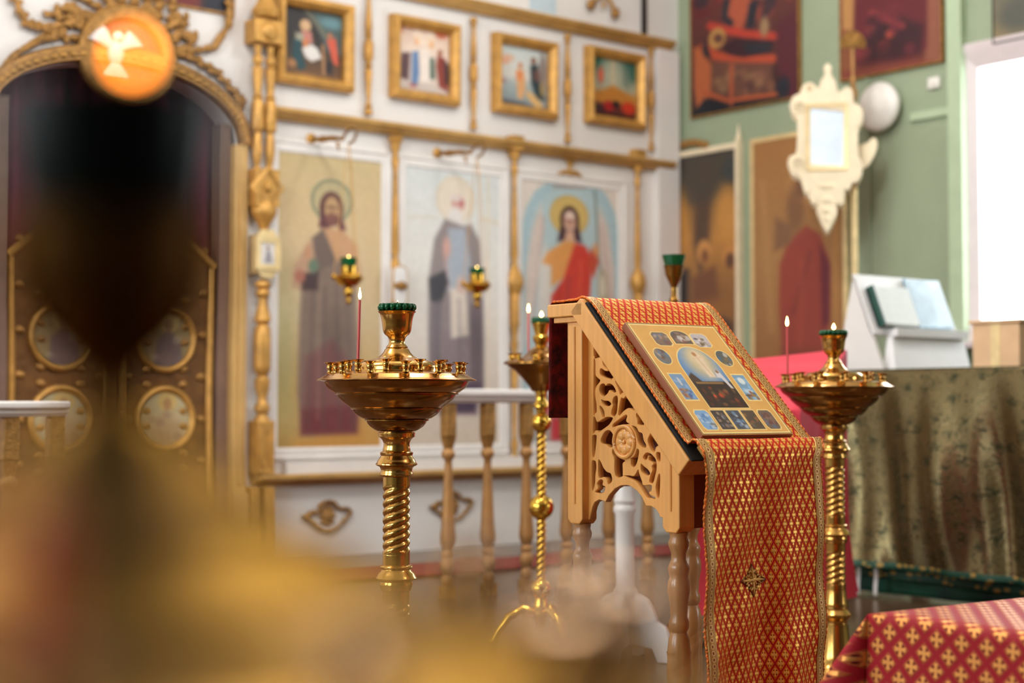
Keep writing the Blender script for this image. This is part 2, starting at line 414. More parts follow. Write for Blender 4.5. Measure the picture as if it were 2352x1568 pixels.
# ------------------------------------------------------------------ painter for the icons (pigment laid on a fine grid)
class Canvas:
    """quad = photograph corners TL TR BR BL, so strokes can be given where they are seen; W x H grid points"""
    def __init__(s, quad, W, H, bg):
        s.q = quad; s.W, s.H = W, H
        (s.ax, s.ay), (s.bx, s.by), (s.cx, s.cy), (s.dx, s.dy) = quad
        s.sx = W / ((s.bx - s.ax + s.cx - s.dx) / 2); s.sy = H / ((s.dy - s.ay + s.cy - s.by) / 2)
        s.X, s.Y = np.meshgrid(np.arange(W) + .5, np.arange(H) + .5)
        s.img = np.zeros((H, W, 3)); s.img[:] = bg; s.rng = np.random.default_rng(int(abs(s.ax * 7 + s.dy)) + 3)
    def uv(s, x, y):
        v = .5
        for _ in range(4):
            xl = s.ax + (s.dx - s.ax) * v; xr = s.bx + (s.cx - s.bx) * v; u = (x - xl) / (xr - xl)
            yt = s.ay + (s.by - s.ay) * u; yb = s.dy + (s.cy - s.dy) * u; v = (y - yt) / (yb - yt)
        return u * s.W, v * s.H
    def _put(s, d, col, soft, a):
        k = np.clip((soft - d) / (2 * soft), 0, 1); k = (k * k * (3 - 2 * k) * a)[..., None]
        s.img = s.img * (1 - k) + np.array(col, float) * k
    def grad(s, stops, a=1.0):
        v = (s.Y / s.H); c = np.stack([np.interp(v, [t for t, _ in stops], [c[i] for _, c in stops]) for i in range(3)], -1)
        s.img = s.img * (1 - a) + c * a
    def e(s, x, y, rx, ry, col, soft=2.0, a=1.0, ring=0.0):
        U, V = s.uv(x, y); R = np.sqrt(((s.X - U) / (rx * s.sx)) ** 2 + ((s.Y - V) / (ry * s.sy)) ** 2)
        d = (R - 1) * min(rx, ry)
        if ring: d = np.abs(d + ring / 2) - ring / 2
        s._put(d, col, soft, a)
    def p(s, pts, col, soft=2.0, a=1.0):
        P = [s.uv(*p) for p in pts]; P = [(u / s.sx, v / s.sy) for u, v in P]; X, Y = s.X / s.sx, s.Y / s.sy
        d = np.full(X.shape, 1e9); ins = np.zeros(X.shape, bool); n = len(P)
        for i in range(n):
            (x0, y0), (x1, y1) = P[i], P[(i + 1) % n]; ex, ey = x1 - x0, y1 - y0
            t = np.clip(((X - x0) * ex + (Y - y0) * ey) / (ex * ex + ey * ey + 1e-9), 0, 1)
            d = np.minimum(d, np.hypot(X - x0 - ex * t, Y - y0 - ey * t))
            if y0 != y1: ins ^= ((y0 > Y) != (y1 > Y)) & (X < (x1 - x0) * (Y - y0) / (y1 - y0) + x0)
        s._put(np.where(ins, -d, d), col, soft, a)
    def l(s, pts, w, col, soft=2.0, a=1.0):
        P = [s.uv(*p) for p in pts]; P = [(u / s.sx, v / s.sy) for u, v in P]; X, Y = s.X / s.sx, s.Y / s.sy; d = np.full(X.shape, 1e9)
        for (x0, y0), (x1, y1) in zip(P, P[1:]):
            ex, ey = x1 - x0, y1 - y0; t = np.clip(((X - x0) * ex + (Y - y0) * ey) / (ex * ex + ey * ey + 1e-9), 0, 1)
            d = np.minimum(d, np.hypot(X - x0 - ex * t, Y - y0 - ey * t))
        s._put(d - w / 2, col, soft, a)
    def blobs(s, n, box, cols, r=(4, 9), soft=3, a=.8):
        for _ in range(n):
            s.e(s.rng.uniform(box[0], box[2]), s.rng.uniform(box[1], box[3]), s.rng.uniform(*r), s.rng.uniform(*r), cols[s.rng.integers(len(cols))], soft, a)
    def rgb(s):
        c = np.clip(s.img, 0, 255) / 255.0
        return np.where(c <= .04045, c / 12.92, ((c + .055) / 1.055) ** 2.4)

def picture(name, cv, w, h, parent, y=0.0, mat='paint', flat=False, back=.004):
    """the painted panel as a thin slab: pigment grid in front (towards -y), plain edges behind"""
    W, H = cv.W, cv.H
    gx, gz = np.meshgrid(np.linspace(-w / 2, w / 2, W), np.linspace(h / 2, -h / 2, H))
    co = np.stack([gx, np.full_like(gx, y), gz], -1).reshape(-1, 3)
    i = np.arange(H - 1)[:, None] * W + np.arange(W - 1)[None, :]
    fq = np.stack([i, i + W, i + W + 1, i + 1], -1).reshape(-1, 4)
    col = np.concatenate([cv.rgb().reshape(-1, 3), np.ones((W * H, 1))], 1)
    extra = np.array([(x, y + back, z) for x, z in ((-w / 2, h / 2), (w / 2, h / 2), (w / 2, -h / 2), (-w / 2, -h / 2))])
    e = W * H; tl, tr, bl, br = 0, W - 1, (H - 1) * W, H * W - 1
    ef = np.array([(e, e + 1, e + 2, e + 3), (tl, tr, e + 1, e), (tr, br, e + 2, e + 1), (br, bl, e + 3, e + 2), (bl, tl, e, e + 3)])
    co = np.concatenate([co, extra]); col = np.concatenate([col, np.tile([[.25, .17, .1, 1]], (4, 1))]); fq = np.concatenate([fq, ef])
    me = bpy.data.meshes.new(name); me.vertices.add(len(co)); me.vertices.foreach_set('co', co.ravel().astype(np.float32))
    me.loops.add(fq.size); me.loops.foreach_set('vertex_index', fq.ravel().astype(np.int32))
    me.polygons.add(len(fq)); me.polygons.foreach_set('loop_start', np.arange(0, fq.size, 4, dtype=np.int32))
    me.update(calc_edges=True)
    at = me.color_attributes.new('pigment', 'FLOAT_COLOR', 'POINT'); at.data.foreach_set('color', col.ravel().astype(np.float32))
    me.materials.append(M[mat]); me.validate()
    o = bpy.data.objects.new(name, me); COL.objects.link(o); o.parent = parent
    return o

FRAME_PROF = [(-.004, .016), (0, .045), (.012, .06), (.028, .078), (.044, .076), (.052, .062), (.060, .062), (.064, 0)]
def quad_on(fn, quad, off=0.0):
    """centre, width, height of an upright rectangle seen as that quad on a wall"""
    P = [fn(x, y, off) for x, y in quad]
    c = sum(P, Vector()) / 4
    w = ((P[1] - P[0]).xy.length + (P[2] - P[3]).xy.length) / 2
    h = (P[0].z - P[3].z + P[1].z - P[2].z) / 2
    return c, w, h
def wall_icon(name, fn, quad, cv, label, cat, group, frame=None, fprof=None, off=.004, pic_y=-.012, mat='paint', rz=0.0):
    c, w, h = quad_on(fn, quad, off)
    t = thing(name, c, label, cat, group, rz)
    if frame:
        L = frame_loops(w, h, fprof or FRAME_PROF)
        MB().rings(L, cap0=False).build('frame', frame, t, smooth=30)
        b = MB(); b.box((0, -.001, 0), (w + .02, .004, h + .02)); b.build('backing_board', 'rose_wood', t)
    picture('painted_panel', cv, w, h, t, y=pic_y, mat=mat)
    return t, w, h

# ------------------------------------------------------------------ the room
X0, X1, Y0, Y1, ZC = -4.0, WALL_X, -5.0, WALL_Y, 5.0
fl = MB(); fl.box(((X0 + X1) / 2 + .15, (Y0 + Y1) / 2 + .4, -.05), (X1 - X0 + .5, Y1 - Y0 + 1.4, .1)); struct('floor', fl, 'floor')
ce = MB(); ce.box(((X0 + X1) / 2 + .15, (Y0 + Y1) / 2 + .4, ZC + .05), (X1 - X0 + .5, Y1 - Y0 + 1.4, .1)); struct('ceiling', ce, 'ceil')
def windowed(x, th, ya, yb, wins, za, zb):
    """wall along y at x with openings y from..to, all between za and zb"""
    m = MB(); cur = ya
    for a, b in sorted(wins):
        m.box((x, (cur + a) / 2, ZC / 2), (th, a - cur, ZC)); m.box((x, (a + b) / 2, za / 2), (th, b - a, za)); m.box((x, (a + b) / 2, (zb + ZC) / 2), (th, b - a, ZC - zb)); cur = b
    m.box((x, (cur + yb) / 2, ZC / 2), (th, yb - cur, ZC)); return m
WZ0, WZ1 = 1.32, 3.02
RW = [(4.02, 5.56), (-4.2, -1.4)]  # second opening is unseen, placed for reflections on the lectern runner
LW = [(4.9, 7.2), (1.4, 3.9)]  # unseen openings, enlarged for highlights on brass and brocade
LZ1 = 3.7
struct('wall_right', windowed(X1 + .12, .24, Y0 - .1, Y1 + .3, RW, WZ0, WZ1), 'green', smooth=0)
struct('wall_left', windowed(X0 - .12, .24, Y0 - .1, Y1 + .3, LW, WZ0, LZ1), 'green', smooth=0)
wb = MB(); wb.box(((X0 + X1) / 2, Y0 - .12, ZC / 2), (X1 - X0, .24, ZC)); struct('wall_rear', wb, 'plain', smooth=0)

# the icon screen: white boarding with an arched doorway
AX, AH, ASP, ARISE = 3.765, .725, 2.41, .365
JW = .615
m = MB(); D0, D1 = WALL_Y, WALL_Y + .16
m.box(((X0 + AX - AH) / 2, (D0 + D1) / 2, ZC / 2), (AX - AH - X0, D1 - D0, ZC)); m.box(((AX + AH + X1) / 2, (D0 + D1) / 2, ZC / 2), (X1 - AX - AH, D1 - D0, ZC))
NA = 32; arch = [(AX - AH * math.cos(PI * i / NA), ASP + ARISE * math.sin(PI * i / NA)) for i in range(NA + 1)]
for (xa, za), (xb, zb) in zip(arch, arch[1:]):
    m.add([(xa, D0, za), (xb, D0, zb), (xb, D0, ZC), (xa, D0, ZC), (xa, D1, za), (xb, D1, zb), (xb, D1, ZC), (xa, D1, ZC)], [(0, 1, 2, 3), (4, 7, 6, 5), (0, 4, 5, 1)])
struct('wall_back', m, 'white', smooth=0)
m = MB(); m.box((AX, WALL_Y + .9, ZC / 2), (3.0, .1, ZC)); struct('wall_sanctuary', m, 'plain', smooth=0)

def rail_box(px0, px1, z0, z1, depth, y=WALL_Y, prof=None):
    """moulding along the icon screen between two world x, profile (depth, z fraction)"""
    prof = prof or [(0, 0), (.45, 0), (.5, .15), (.72, .3), (.78, .5), (1, .62), (1, .86), (.9, 1), (0, 1)]
    mb = MB(); a = [(px0, y - d * depth, z0 + f * (z1 - z0)) for d, f in prof]; b = [(px1, p[1], p[2]) for p in a]
    n = len(a); mb.add(a + b, [(i, (i + 1) % n, n + (i + 1) % n, n + i) for i in range(n)] + [tuple(range(n - 1, -1, -1)), tuple(range(n, 2 * n))]); return mb
XR0 = bw(612, 260).x; XR1 = bw(1533, 370).x
z_mid = (bw(612, 248).z + bw(1180, 325).z) / 2; z_mid0 = (bw(640, 277).z + bw(1180, 347).z) / 2
z_up = (bw(1060, 2).z + bw(1500, 92).z) / 2; z_up0 = (bw(1060, 28).z + bw(1480, 108).z) / 2
z_led = bw(700, 1088, .1).z; z_led0 = bw(700, 1112, .1).z
struct('trim_1', rail_box(XR0, XR1, z_mid0, z_mid, .1), 'trim', smooth=0)
struct('trim_2', rail_box(XR0, XR1, z_up0, z_up, .1), 'trim', smooth=0)
struct('trim_3', rail_box(bw(575, 1100).x, X1 - .02, z_led0, z_led, .13, prof=[(0, 0), (.3, 0), (.4, .3), (.9, .45), (1, .6), (1, .9), (.95, 1), (0, 1)]), 'trim', smooth=0)
# wall end strip beside the green wall, dark joint line in the top tier
xe0, xe1 = bw(1494, 60).x, bw(1538, 200).x
m = MB(); m.box(((xe0 + xe1) / 2 + .03, WALL_Y - .03, (z_led + z_up0) / 2), (xe1 - xe0 + .02, .06, z_up0 - z_led)); struct('trim_4', m, 'white', smooth=0)
m = MB(); xd = bw(1476, 30).x; m.box((xd, WALL_Y - .015, (z_up + ZC) / 2), (.03, .03, ZC - z_up)); struct('trim_5', m, 'steel', smooth=0)
# white plinth board and the gold post under the double column
m = MB(); m.box(((bw(612, 1060).x + X1) / 2 - .2, WALL_Y - .03, z_led + .035), (X1 - bw(612, 1060).x - .6, .06, .07)); struct('trim_6', m, 'white_gloss', smooth=0)

# arch band, jambs, curtain, royal doors
m = MB(); loops = []
for i in range(NA + 1):
    t = PI * i / NA; c, s_ = -math.cos(t), math.sin(t)
    L = []
    for e, d in ((.004, .004), (.004, .05), (.01, .06), (.03, .055), (.055, .06), (.085, .055), (.095, .03), (.095, .004)):
        L.append((AX + (AH + e) * c, WALL_Y - d, ASP + (ARISE + e * 1.1) * s_))
    loops.append(L)
m.rings(loops)
ao = m.build('arch_moulding', 'gold_dark', None, smooth=30)
m = MB()
for i in range(1, 40):
    t = PI * i / 40; c, s_ = -math.cos(t), math.sin(t); m.ball((AX + (AH + .04) * c, WALL_Y - .058, ASP + (ARISE + .044) * s_), (.018, .014, .018), 8)
m.build('bead_row', 'gold', ao)
tag(ao, 'gilded beaded moulding round the arch over the royal doors', 'arch moulding')
for sg, n7, n8 in ((1, 'trim_7', 'trim_12'), (-1, 'trim_8', 'trim_13')):
    m = MB(); m.box((AX + sg * (JW + .115), WALL_Y - .02, ASP / 2), (.09, .06, ASP)); m.box((AX + sg * (JW + .115), WALL_Y - .03, .2), (.1, .08, .4)); m.box((AX + sg * (JW + .115), WALL_Y - .03, 1.3), (.02, .066, 1.7)); struct(n7, m, 'pilaster_gold', smooth=0)
    m = MB(); m.box((AX + sg * (JW + .035), WALL_Y + .05, (ASP + .12) / 2), (.07, .1, ASP + .12)); struct(n8, m, 'jamb', smooth=0)
m = MB(); m.grid(160, 12, lambda u, v: (AX - .84 + 1.68 * u, WALL_Y + .225 + .03 * math.sin(u * 85) + .012 * math.sin(u * 31 + 2), .02 + 3.0 * v)); cu = m.build('altar_curtain', 'curtain', solid=.004)
tag(cu, 'dark maroon curtain hanging in folds behind the arched royal doors', 'curtain')
dr = thing('royal_doors', (AX, WALL_Y + .06, 0), 'bronze and gold carved double doors with round medallions under the arch', 'doors')
dr.name = 'door_1'; dr['kind'] = 'structure'
def door_top(x): return 1.72 + .3 * math.cos(min(1.0, abs(x) / .6) * PI / 2) ** 1.0
for sg in (-1, 1):
    m = MB(); n = 14; xs = [sg * (.006 + .595 * i / n) for i in range(n + 1)]
    poly = [(x, door_top(x)) for x in xs] + [(xs[-1], .02), (xs[0], .02)]
    m.prism(poly, -.025, .025); leaf = m.build('door_leaf', 'door_wood', dr, smooth=0)
    m = MB(); e = [(x, -.03, door_top(x) - .02) for x in xs]; m.tube(e, .022, 8); m.tube([(xs[-1] - sg * .02, -.03, .05), (xs[-1] - sg * .02, -.03, door_top(xs[-1]) - .03)], .02, 8); m.tube([(xs[0] + sg * .025, -.035, .05), (xs[0] + sg * .025, -.035, door_top(xs[0]) - .03)], .025, 8)
    m.build('door_beading', 'gold', dr)
    for zc in (1.28, .83):
        m = MB(); m.lathe([(.150, 0), (.158, .02), (.172, .03), (.186, .02), (.19, 0)], (sg * .30, -.026, zc), 40, axis='y'); m.build('medallion_ring', 'gold', dr)
        q = [(345, 905), (455, 905), (455, 1015), (345, 1015)]; cv = Canvas(q, 44, 44, (150, 128, 84) if zc > 1 else (176, 166, 132))
        cv.e(405, 925, 22, 20, (196, 168, 104), 4); cv.p([(380, 960), (405, 938), (432, 965), (440, 1015), (372, 1015)], (116, 96, 92) if zc > 1 else (168, 150, 120), 4); cv.e(405, 930, 9, 12, (160, 120, 84), 3)
        cv.blobs(8, (360, 950, 450, 1010), [(140, 110, 90), (190, 170, 140), (120, 100, 96)], (5, 10), 4, .5)
        r = .152; W = 44; o = picture('medallion_picture', cv, 2 * r, 2 * r, dr, y=0, mat='paint')
        bm = bmesh.new(); bm.from_mesh(o.data); bmesh.ops.delete(bm, geom=[v for v in bm.verts if math.hypot(v.co.x, v.co.z) > r * 1.02 or v.co.y > .001], context='VERTS'); bm.to_mesh(o.data); bm.free()
        o.location = (sg * .30, -.034, zc)
    m = MB()
    for k in range(7):
        z = .35 + k * .24
        for q in range(6):
            a = q * PI / 3; m.ball((sg * (.3 + .23 * math.cos(a)), -.03, z + .05 * math.sin(a)), (.03, .014, .022), 8)
    m.build('carved_leafwork', 'gold_dark', dr)

# visible window on the green wall and unseen ones placed for light and highlights
def window(ix, x, ya, yb, inward):
    top = WZ1 if inward < 0 else LZ1; w = yb - ya; h = top - WZ0
    t = thing('window', (x, (ya + yb) / 2, (WZ0 + top) / 2), None, None); t.name = 'window_%d' % ix; t['kind'] = 'structure'; t.rotation_euler.z = -PI / 2 if inward < 0 else PI / 2
    MB().rings(frame_loops(w, h, [(-.07, -.12), (-.07, -.02), (-.03, .0), (0, .012), (.045, .03), (.075, .03), (.085, 0)])).build('window_frame', 'mauve', t, smooth=25)
    m = MB(); m.box((0, .13, 0), (.05, .05, h)); m.build('window_bar', 'mauve', t)
    m = MB(); m.box((0, .13, 0), (w, .006, h)); m.build('window_pane', 'pane', t)
    m = MB(); m.box((0, -.05, -h / 2 - .05), (w + .2, .22, .04)); m.build('window_sill', 'mauve', t, bevel=.006)
for i, (a, b) in enumerate(RW): window(i + 1, X1, a, b, -1)
for i, (a, b) in enumerate(LW): window(i + 4, X0, a, b, 1)
# green pipe box down the wall and the cable duct
pA = rw(2196, 10, .03); m = MB(); m.box((X1 - .03, pA.y, 2.6), (.06, .10, 4.8 - .02)); struct('trim_9', m, 'green_light', smooth=0)
d0, d1 = rw(2092, 268, .015), rw(2186, 255, .015); m = MB(); m.box((X1 - .012, (d0.y + d1.y) / 2, (d0.z + d1.z) / 2), (.024, abs(d0.y - d1.y), .05)); struct('trim_10', m, 'green_light', smooth=0)
p2 = rw(2000, 600, .01); m = MB(); m.box((X1 - .006, rw(1996, 600).y, 2.0), (.012, .05, 3.99 - .01)); struct('trim_11', m, 'green', smooth=0)
sw = rw(2146, 190, .012); s_ = thing('switch_plate', (X1, sw.y, sw.z), 'small white plastic plate high on the green wall beside the pipe', 'switch', rz=-PI / 2)
m = MB(); m.box((0, -.012, 0), (.085, .024, .07)); m.build('cover', 'plastic', s_, bevel=.006); m = MB(); m.box((0, -.03, 0), (.03, .014, .03)); m.build('rocker', 'plastic', s_, bevel=.003)
ru = MB(); ru.grid(60, 10, lambda u, v: (.6 + 7.3 * u, 6.72 + .5 * v, .012 + .002 * math.sin(u * 40)), lambda u, v: (u, v)); r_ = ru.build('carpet_runner', 'runner', solid=.01)
tag(r_, 'faded red carpet runner on the tiles before the icon screen', 'carpet')

# ------------------------------------------------------------------ icons of the screen
UG = 'framed festal icons in the upper row of the screen'
def shrink(q, a):
    cx = sum(p[0] for p in q) / 4; cy = sum(p[1] for p in q) / 4
    return [(x + (a if x < cx else -a), y + (a if y < cy else -a)) for x, y in q]
# 1 night scene with a white cradle
q = [(650, 14), (785, 36), (782, 188), (648, 170)]; c = Canvas(q, 84, 96, (48, 42, 42))
c.grad([(0, (44, 40, 42)), (.5, (56, 50, 48)), (1, (120, 84, 56))])
c.p([(712, 20), (785, 34), (785, 130), (748, 120), (728, 70)], (76, 92, 92), 6); c.e(760, 55, 30, 12, (104, 140, 146), 8); c.l([(700, 22), (745, 85)], 10, (110, 108, 92), 5)
c.e(699, 60, 13, 14, (196, 160, 116), 3); c.e(700, 58, 8, 9, (206, 166, 128), 3); c.p([(688, 72), (712, 74), (716, 100), (692, 105)], (190, 124, 112), 4); c.p([(676, 76), (694, 78), (694, 98), (676, 96)], (158, 156, 136), 4)
c.p([(672, 90), (690, 96), (688, 118), (700, 156), (684, 162), (668, 128)], (42, 74, 82), 4); c.p([(694, 92), (704, 92), (704, 110), (694, 110)], (206, 124, 66), 3)
c.p([(690, 112), (712, 102), (726, 112), (735, 134), (712, 142), (698, 132)], (224, 218, 212), 4)
c.e(755, 84, 6, 8, (176, 110, 80), 3); c.p([(746, 92), (768, 88), (772, 120), (774, 152), (762, 146), (752, 110)], (206, 92, 70), 3); c.p([(744, 140), (760, 142), (760, 172), (742, 168)], (52, 44, 48), 4); c.e(668, 145, 10, 9, (170, 120, 78), 4); c.e(700, 178, 30, 8, (176, 128, 80), 5); c.l([(738, 105), (740, 170)], 6, (176, 130, 90), 3)
wall_icon('framed_icon', bw, q, c, 'gilt framed icon of a night scene with a white cradle and a red-robed figure', 'icon', UG, 'gold')
# 2 pale scene with two orange haloes
q = [(911, 60), (1030, 80), (1028, 222), (911, 204)]; c = Canvas(q, 80, 92, (226, 206, 190))
c.grad([(0, (222, 190, 168)), (.4, (236, 216, 200)), (.75, (220, 200, 186)), (1, (196, 184, 176))])
c.blobs(9, (905, 55, 1030, 75), [(190, 90, 70), (216, 160, 140)], (6, 12), 5, .5); c.e(1010, 78, 14, 12, (204, 106, 78), 5)
c.e(955, 94, 5, 9, (226, 140, 64), 3); c.e(987, 100, 5, 10, (226, 140, 60), 3)
c.e(971, 85, 24, 22, (246, 226, 204), 6, .7); c.p([(964, 112), (982, 114), (986, 190), (962, 188)], (240, 226, 214), 4); c.p([(944, 120), (958, 118), (960, 168), (956, 196), (942, 194)], (104, 134, 176), 3)
c.p([(920, 122), (940, 122), (936, 184), (914, 178)], (98, 72, 76), 5); c.p([(984, 134), (994, 134), (996, 182), (984, 182)], (84, 104, 92), 4)
c.p([(1002, 126), (1020, 136), (1026, 212), (1004, 200), (998, 150)], (138, 62, 52), 4); c.p([(1016, 140), (1030, 150), (1030, 200), (1018, 190)], (74, 52, 60), 4); c.e(946, 196, 9, 4, (170, 90, 84), 3); c.e(1008, 122, 6, 7, (160, 104, 76), 3)
wall_icon('framed_icon', bw, q, c, 'gilt framed icon with a pale background and two orange heads over white robes', 'icon', UG, 'gold')
# 3 riverside scene
q = [(1143, 102), (1255, 118), (1254, 253), (1145, 240)]; c = Canvas(q, 78, 92, (200, 210, 208))
c.grad([(0, (206, 216, 214)), (.5, (214, 208, 200)), (.62, (168, 178, 178)), (.9, (140, 152, 156)), (1, (90, 92, 96))])
c.e(1163, 135, 14, 8, (224, 180, 150), 5); c.e(1158, 142, 8, 8, (226, 170, 140), 4); c.e(1192, 152, 5, 7, (206, 134, 88), 2); c.p([(1184, 160), (1200, 164), (1204, 196), (1198, 228), (1186, 226), (1184, 190)], (222, 166, 112), 4); c.p([(1182, 164), (1196, 164), (1198, 184), (1184, 184)], (228, 140, 90), 4)
c.e(1222, 140, 6, 8, (130, 84, 60), 2); c.p([(1214, 150), (1232, 148), (1238, 190), (1250, 230), (1228, 228), (1216, 190)], (46, 62, 68), 4); c.p([(1222, 162), (1234, 160), (1236, 186), (1224, 186)], (112, 76, 72), 3)
c.p([(1206, 206), (1226, 220), (1246, 244), (1230, 250), (1206, 222)], (220, 176, 116), 4); c.e(1244, 170, 10, 50, (110, 90, 84), 5, .7); c.e(1242, 205, 5, 16, (180, 150, 90), 4, .8); c.e(1152, 186, 8, 6, (160, 110, 120), 4, .8); c.l([(1146, 232), (1200, 242)], 10, (84, 84, 90), 5)
wall_icon('framed_icon', bw, q, c, 'gilt framed icon of a pale riverside scene with one dark-robed figure', 'icon', UG, 'gold')
# 4 teal night above a red crowd
q = [(1354, 130), (1458, 146), (1457, 277), (1357, 266)]; c = Canvas(q, 76, 92, (90, 120, 110))
c.grad([(0, (74, 116, 102)), (.35, (136, 148, 130)), (.5, (168, 164, 140)), (.62, (170, 116, 60)), (.8, (116, 48, 36)), (1, (46, 26, 28))])
c.e(1360, 140, 16, 20, (50, 100, 80), 8); c.e(1450, 160, 16, 26, (48, 96, 82), 8); c.e(1404, 165, 24, 40, (190, 184, 158), 12, .7); c.e(1377, 174, 6, 18, (212, 94, 66), 3); c.e(1436, 180, 8, 26, (110, 124, 110), 5, .8); c.l([(1404, 140), (1406, 215)], 8, (200, 184, 150), 5)
c.p([(1360, 218), (1405, 196), (1456, 226), (1456, 240), (1360, 236)], (186, 122, 52), 6); c.blobs(6, (1362, 226, 1380, 262), [(40, 34, 44), (110, 60, 40)], (6, 10), 4); c.e(1396, 244, 12, 12, (160, 34, 34), 4); c.e(1412, 240, 8, 8, (24, 22, 26), 4); c.e(1440, 248, 15, 14, (196, 54, 34), 5); c.e(1378, 262, 10, 7, (60, 24, 30), 4)
wall_icon('framed_icon', bw, q, c, 'gilt framed icon with a teal sky above a crowd in dark red', 'icon', UG, 'gold')

# tall icons of the lower tier
TG = 'tall standing-figure icons in the lower tier of the screen'
zt, zb = bw(754, 361).z, bw(756, 1026).z
WHITE_PROF = [(-.003, .004), (0, .016), (.012, .024), (.03, .026), (.045, .02), (.055, .03), (.066, .026), (.07, 0)]
def tall(px0, px1, cv_fn, label, W=112, H=300, **k):
    a, b = bw(px0, 700, .004), bw(px1, 700, .004); w = b.x - a.x; cxm = (a.x + b.x) / 2
    def px(x, z):                                     # picture corner as seen in the photograph
        d = Vector((x, WALL_Y - .004, z)) - CAM; k_ = d.dot(CF); return (CX + F_PX * d.dot(RIGHT) / k_, CY - F_PX * d.dot(CU) / k_)
    q = [px(a.x, zt), px(b.x, zt), px(b.x, zb), px(a.x, zb)]
    cv = cv_fn(q, W, H)
    t = thing('tall_icon', (cxm, WALL_Y, (zt + zb) / 2), label, 'icon', TG)
    MB().rings(frame_loops(w, zt - zb, WHITE_PROF)).build('frame', 'white_gloss', t, smooth=30)
    picture('painted_panel', cv, w, zt - zb, t, y=-.012)
    return t
def paint_teacher(q, W, H):
    c = Canvas(q, W, H, (200, 178, 130)); c.grad([(0, (200, 178, 132)), (.25, (210, 184, 140)), (.55, (198, 176, 138)), (.8, (190, 150, 84)), (1, (194, 140, 66))])
    c.e(650, 860, 26, 190, (156, 154, 104), 24, .6); c.e(700, 960, 50, 50, (176, 160, 110), 20, .4); c.e(850, 700, 14, 240, (206, 178, 128), 16, .5)
    c.e(758, 463, 48, 50, (150, 146, 112), 4, .95); c.e(758, 463, 41, 43, (186, 170, 128), 4); c.e(758, 463, 48, 50, (128, 132, 108), 2, .7, ring=5)
    c.e(757, 480, 27, 38, (92, 50, 46), 4); c.p([(734, 480), (728, 522), (744, 532), (756, 520)], (94, 48, 50), 5); c.p([(776, 480), (790, 530), (776, 534), (768, 510)], (104, 56, 56), 5)
    c.e(758, 482, 17, 29, (188, 150, 106), 3); c.e(758, 505, 14, 16, (126, 78, 66), 4); c.e(758, 478, 13, 4, (120, 84, 60), 3, .8); c.l([(758, 480), (758, 496)], 4, (160, 118, 80), 2, .7)
    c.p([(736, 524), (760, 528), (784, 532), (816, 566), (826, 640), (800, 690), (760, 660), (745, 590)], (200, 152, 110), 6)
    c.p([(712, 548), (738, 526), (752, 560), (768, 600), (770, 660), (720, 660)], (110, 90, 80), 5); c.p([(712, 548), (672, 610), (668, 660), (700, 670), (720, 600)], (184, 146, 116), 8)
    c.p([(690, 640), (780, 600), (812, 660), (820, 800), (824, 920), (812, 992), (690, 998), (680, 900), (684, 760)], (126, 104, 90), 7)
    c.p([(700, 820), (760, 780), (818, 860), (816, 990), (690, 996)], (118, 66, 66), 16, .85); c.p([(690, 940), (816, 930), (814, 994), (690, 996)], (108, 44, 48), 10, .8)
    for x0, x1 in ((716, 704), (742, 738), (768, 776), (792, 806)): c.l([(x0, 660), (x1, 980)], 6, (92, 74, 66), 6, .5)
    c.l([(730, 640), (726, 960)], 5, (160, 138, 118), 6, .4)
    c.p([(688, 632), (728, 622), (726, 668), (692, 668)], (66, 42, 40), 6); c.e(716, 612, 11, 16, (98, 118, 96), 5); c.e(686, 636, 12, 14, (168, 104, 84), 5); c.e(704, 582, 8, 16, (190, 140, 104), 5)
    return c
def paint_elder(q, W, H):
    c = Canvas(q, W, H, (222, 216, 206)); c.grad([(0, (214, 218, 216)), (.3, (226, 223, 217)), (.6, (224, 214, 204)), (1, (206, 190, 172))])
    c.l([(1118, 380), (1118, 900)], 5, (226, 206, 176), 5, .7); c.l([(940, 500), (1000, 500)], 4, (214, 196, 168), 4, .7); c.l([(1105, 505), (1145, 515)], 8, (224, 206, 178), 5, .7)
    c.e(1042, 460, 44, 54, (228, 214, 194), 6); c.e(1042, 460, 44, 54, (216, 198, 172), 4, .5, ring=5)
    c.e(1048, 468, 15, 19, (206, 152, 140), 4); c.e(1044, 456, 17, 8, (222, 206, 196), 4); c.e(1042, 502, 17, 26, (226, 218, 212), 5); c.e(1056, 468, 5, 9, (190, 112, 108), 3)
    c.p([(1018, 504), (1060, 520), (1078, 516), (1098, 556), (1104, 640), (1108, 780), (1108, 920), (984, 920), (980, 780), (982, 640), (994, 550)], (140, 126, 124), 6)
    c.p([(1026, 526), (1064, 526), (1076, 600), (1070, 660), (1040, 680), (1016, 660)], (164, 172, 184), 7); c.e(1022, 570, 9, 24, (204, 156, 142), 5); c.l([(1018, 590), (1026, 660)], 6, (200, 150, 140), 5, .7)
    c.p([(982, 640), (1018, 622), (1026, 650), (1006, 706), (986, 690)], (40, 34, 40), 6); c.p([(986, 700), (1010, 690), (1008, 920), (984, 920)], (120, 106, 112), 6); c.p([(1076, 700), (1104, 690), (1106, 920), (1074, 920)], (108, 90, 96), 6)
    c.p([(1012, 760), (1074, 780), (1074, 920), (1010, 920)], (134, 116, 120), 8); c.p([(1000, 880), (1100, 880), (1090, 950), (1006, 950)], (72, 52, 74), 10)
    c.p([(1030, 664), (1066, 660), (1072, 770), (1032, 778)], (220, 206, 192), 5); c.e(1056, 656, 12, 20, (206, 174, 160), 6)
    for x in (1000, 1050, 1090): c.l([(x, 690), (x + 4, 910)], 5, (98, 84, 92), 6, .45)
    return c
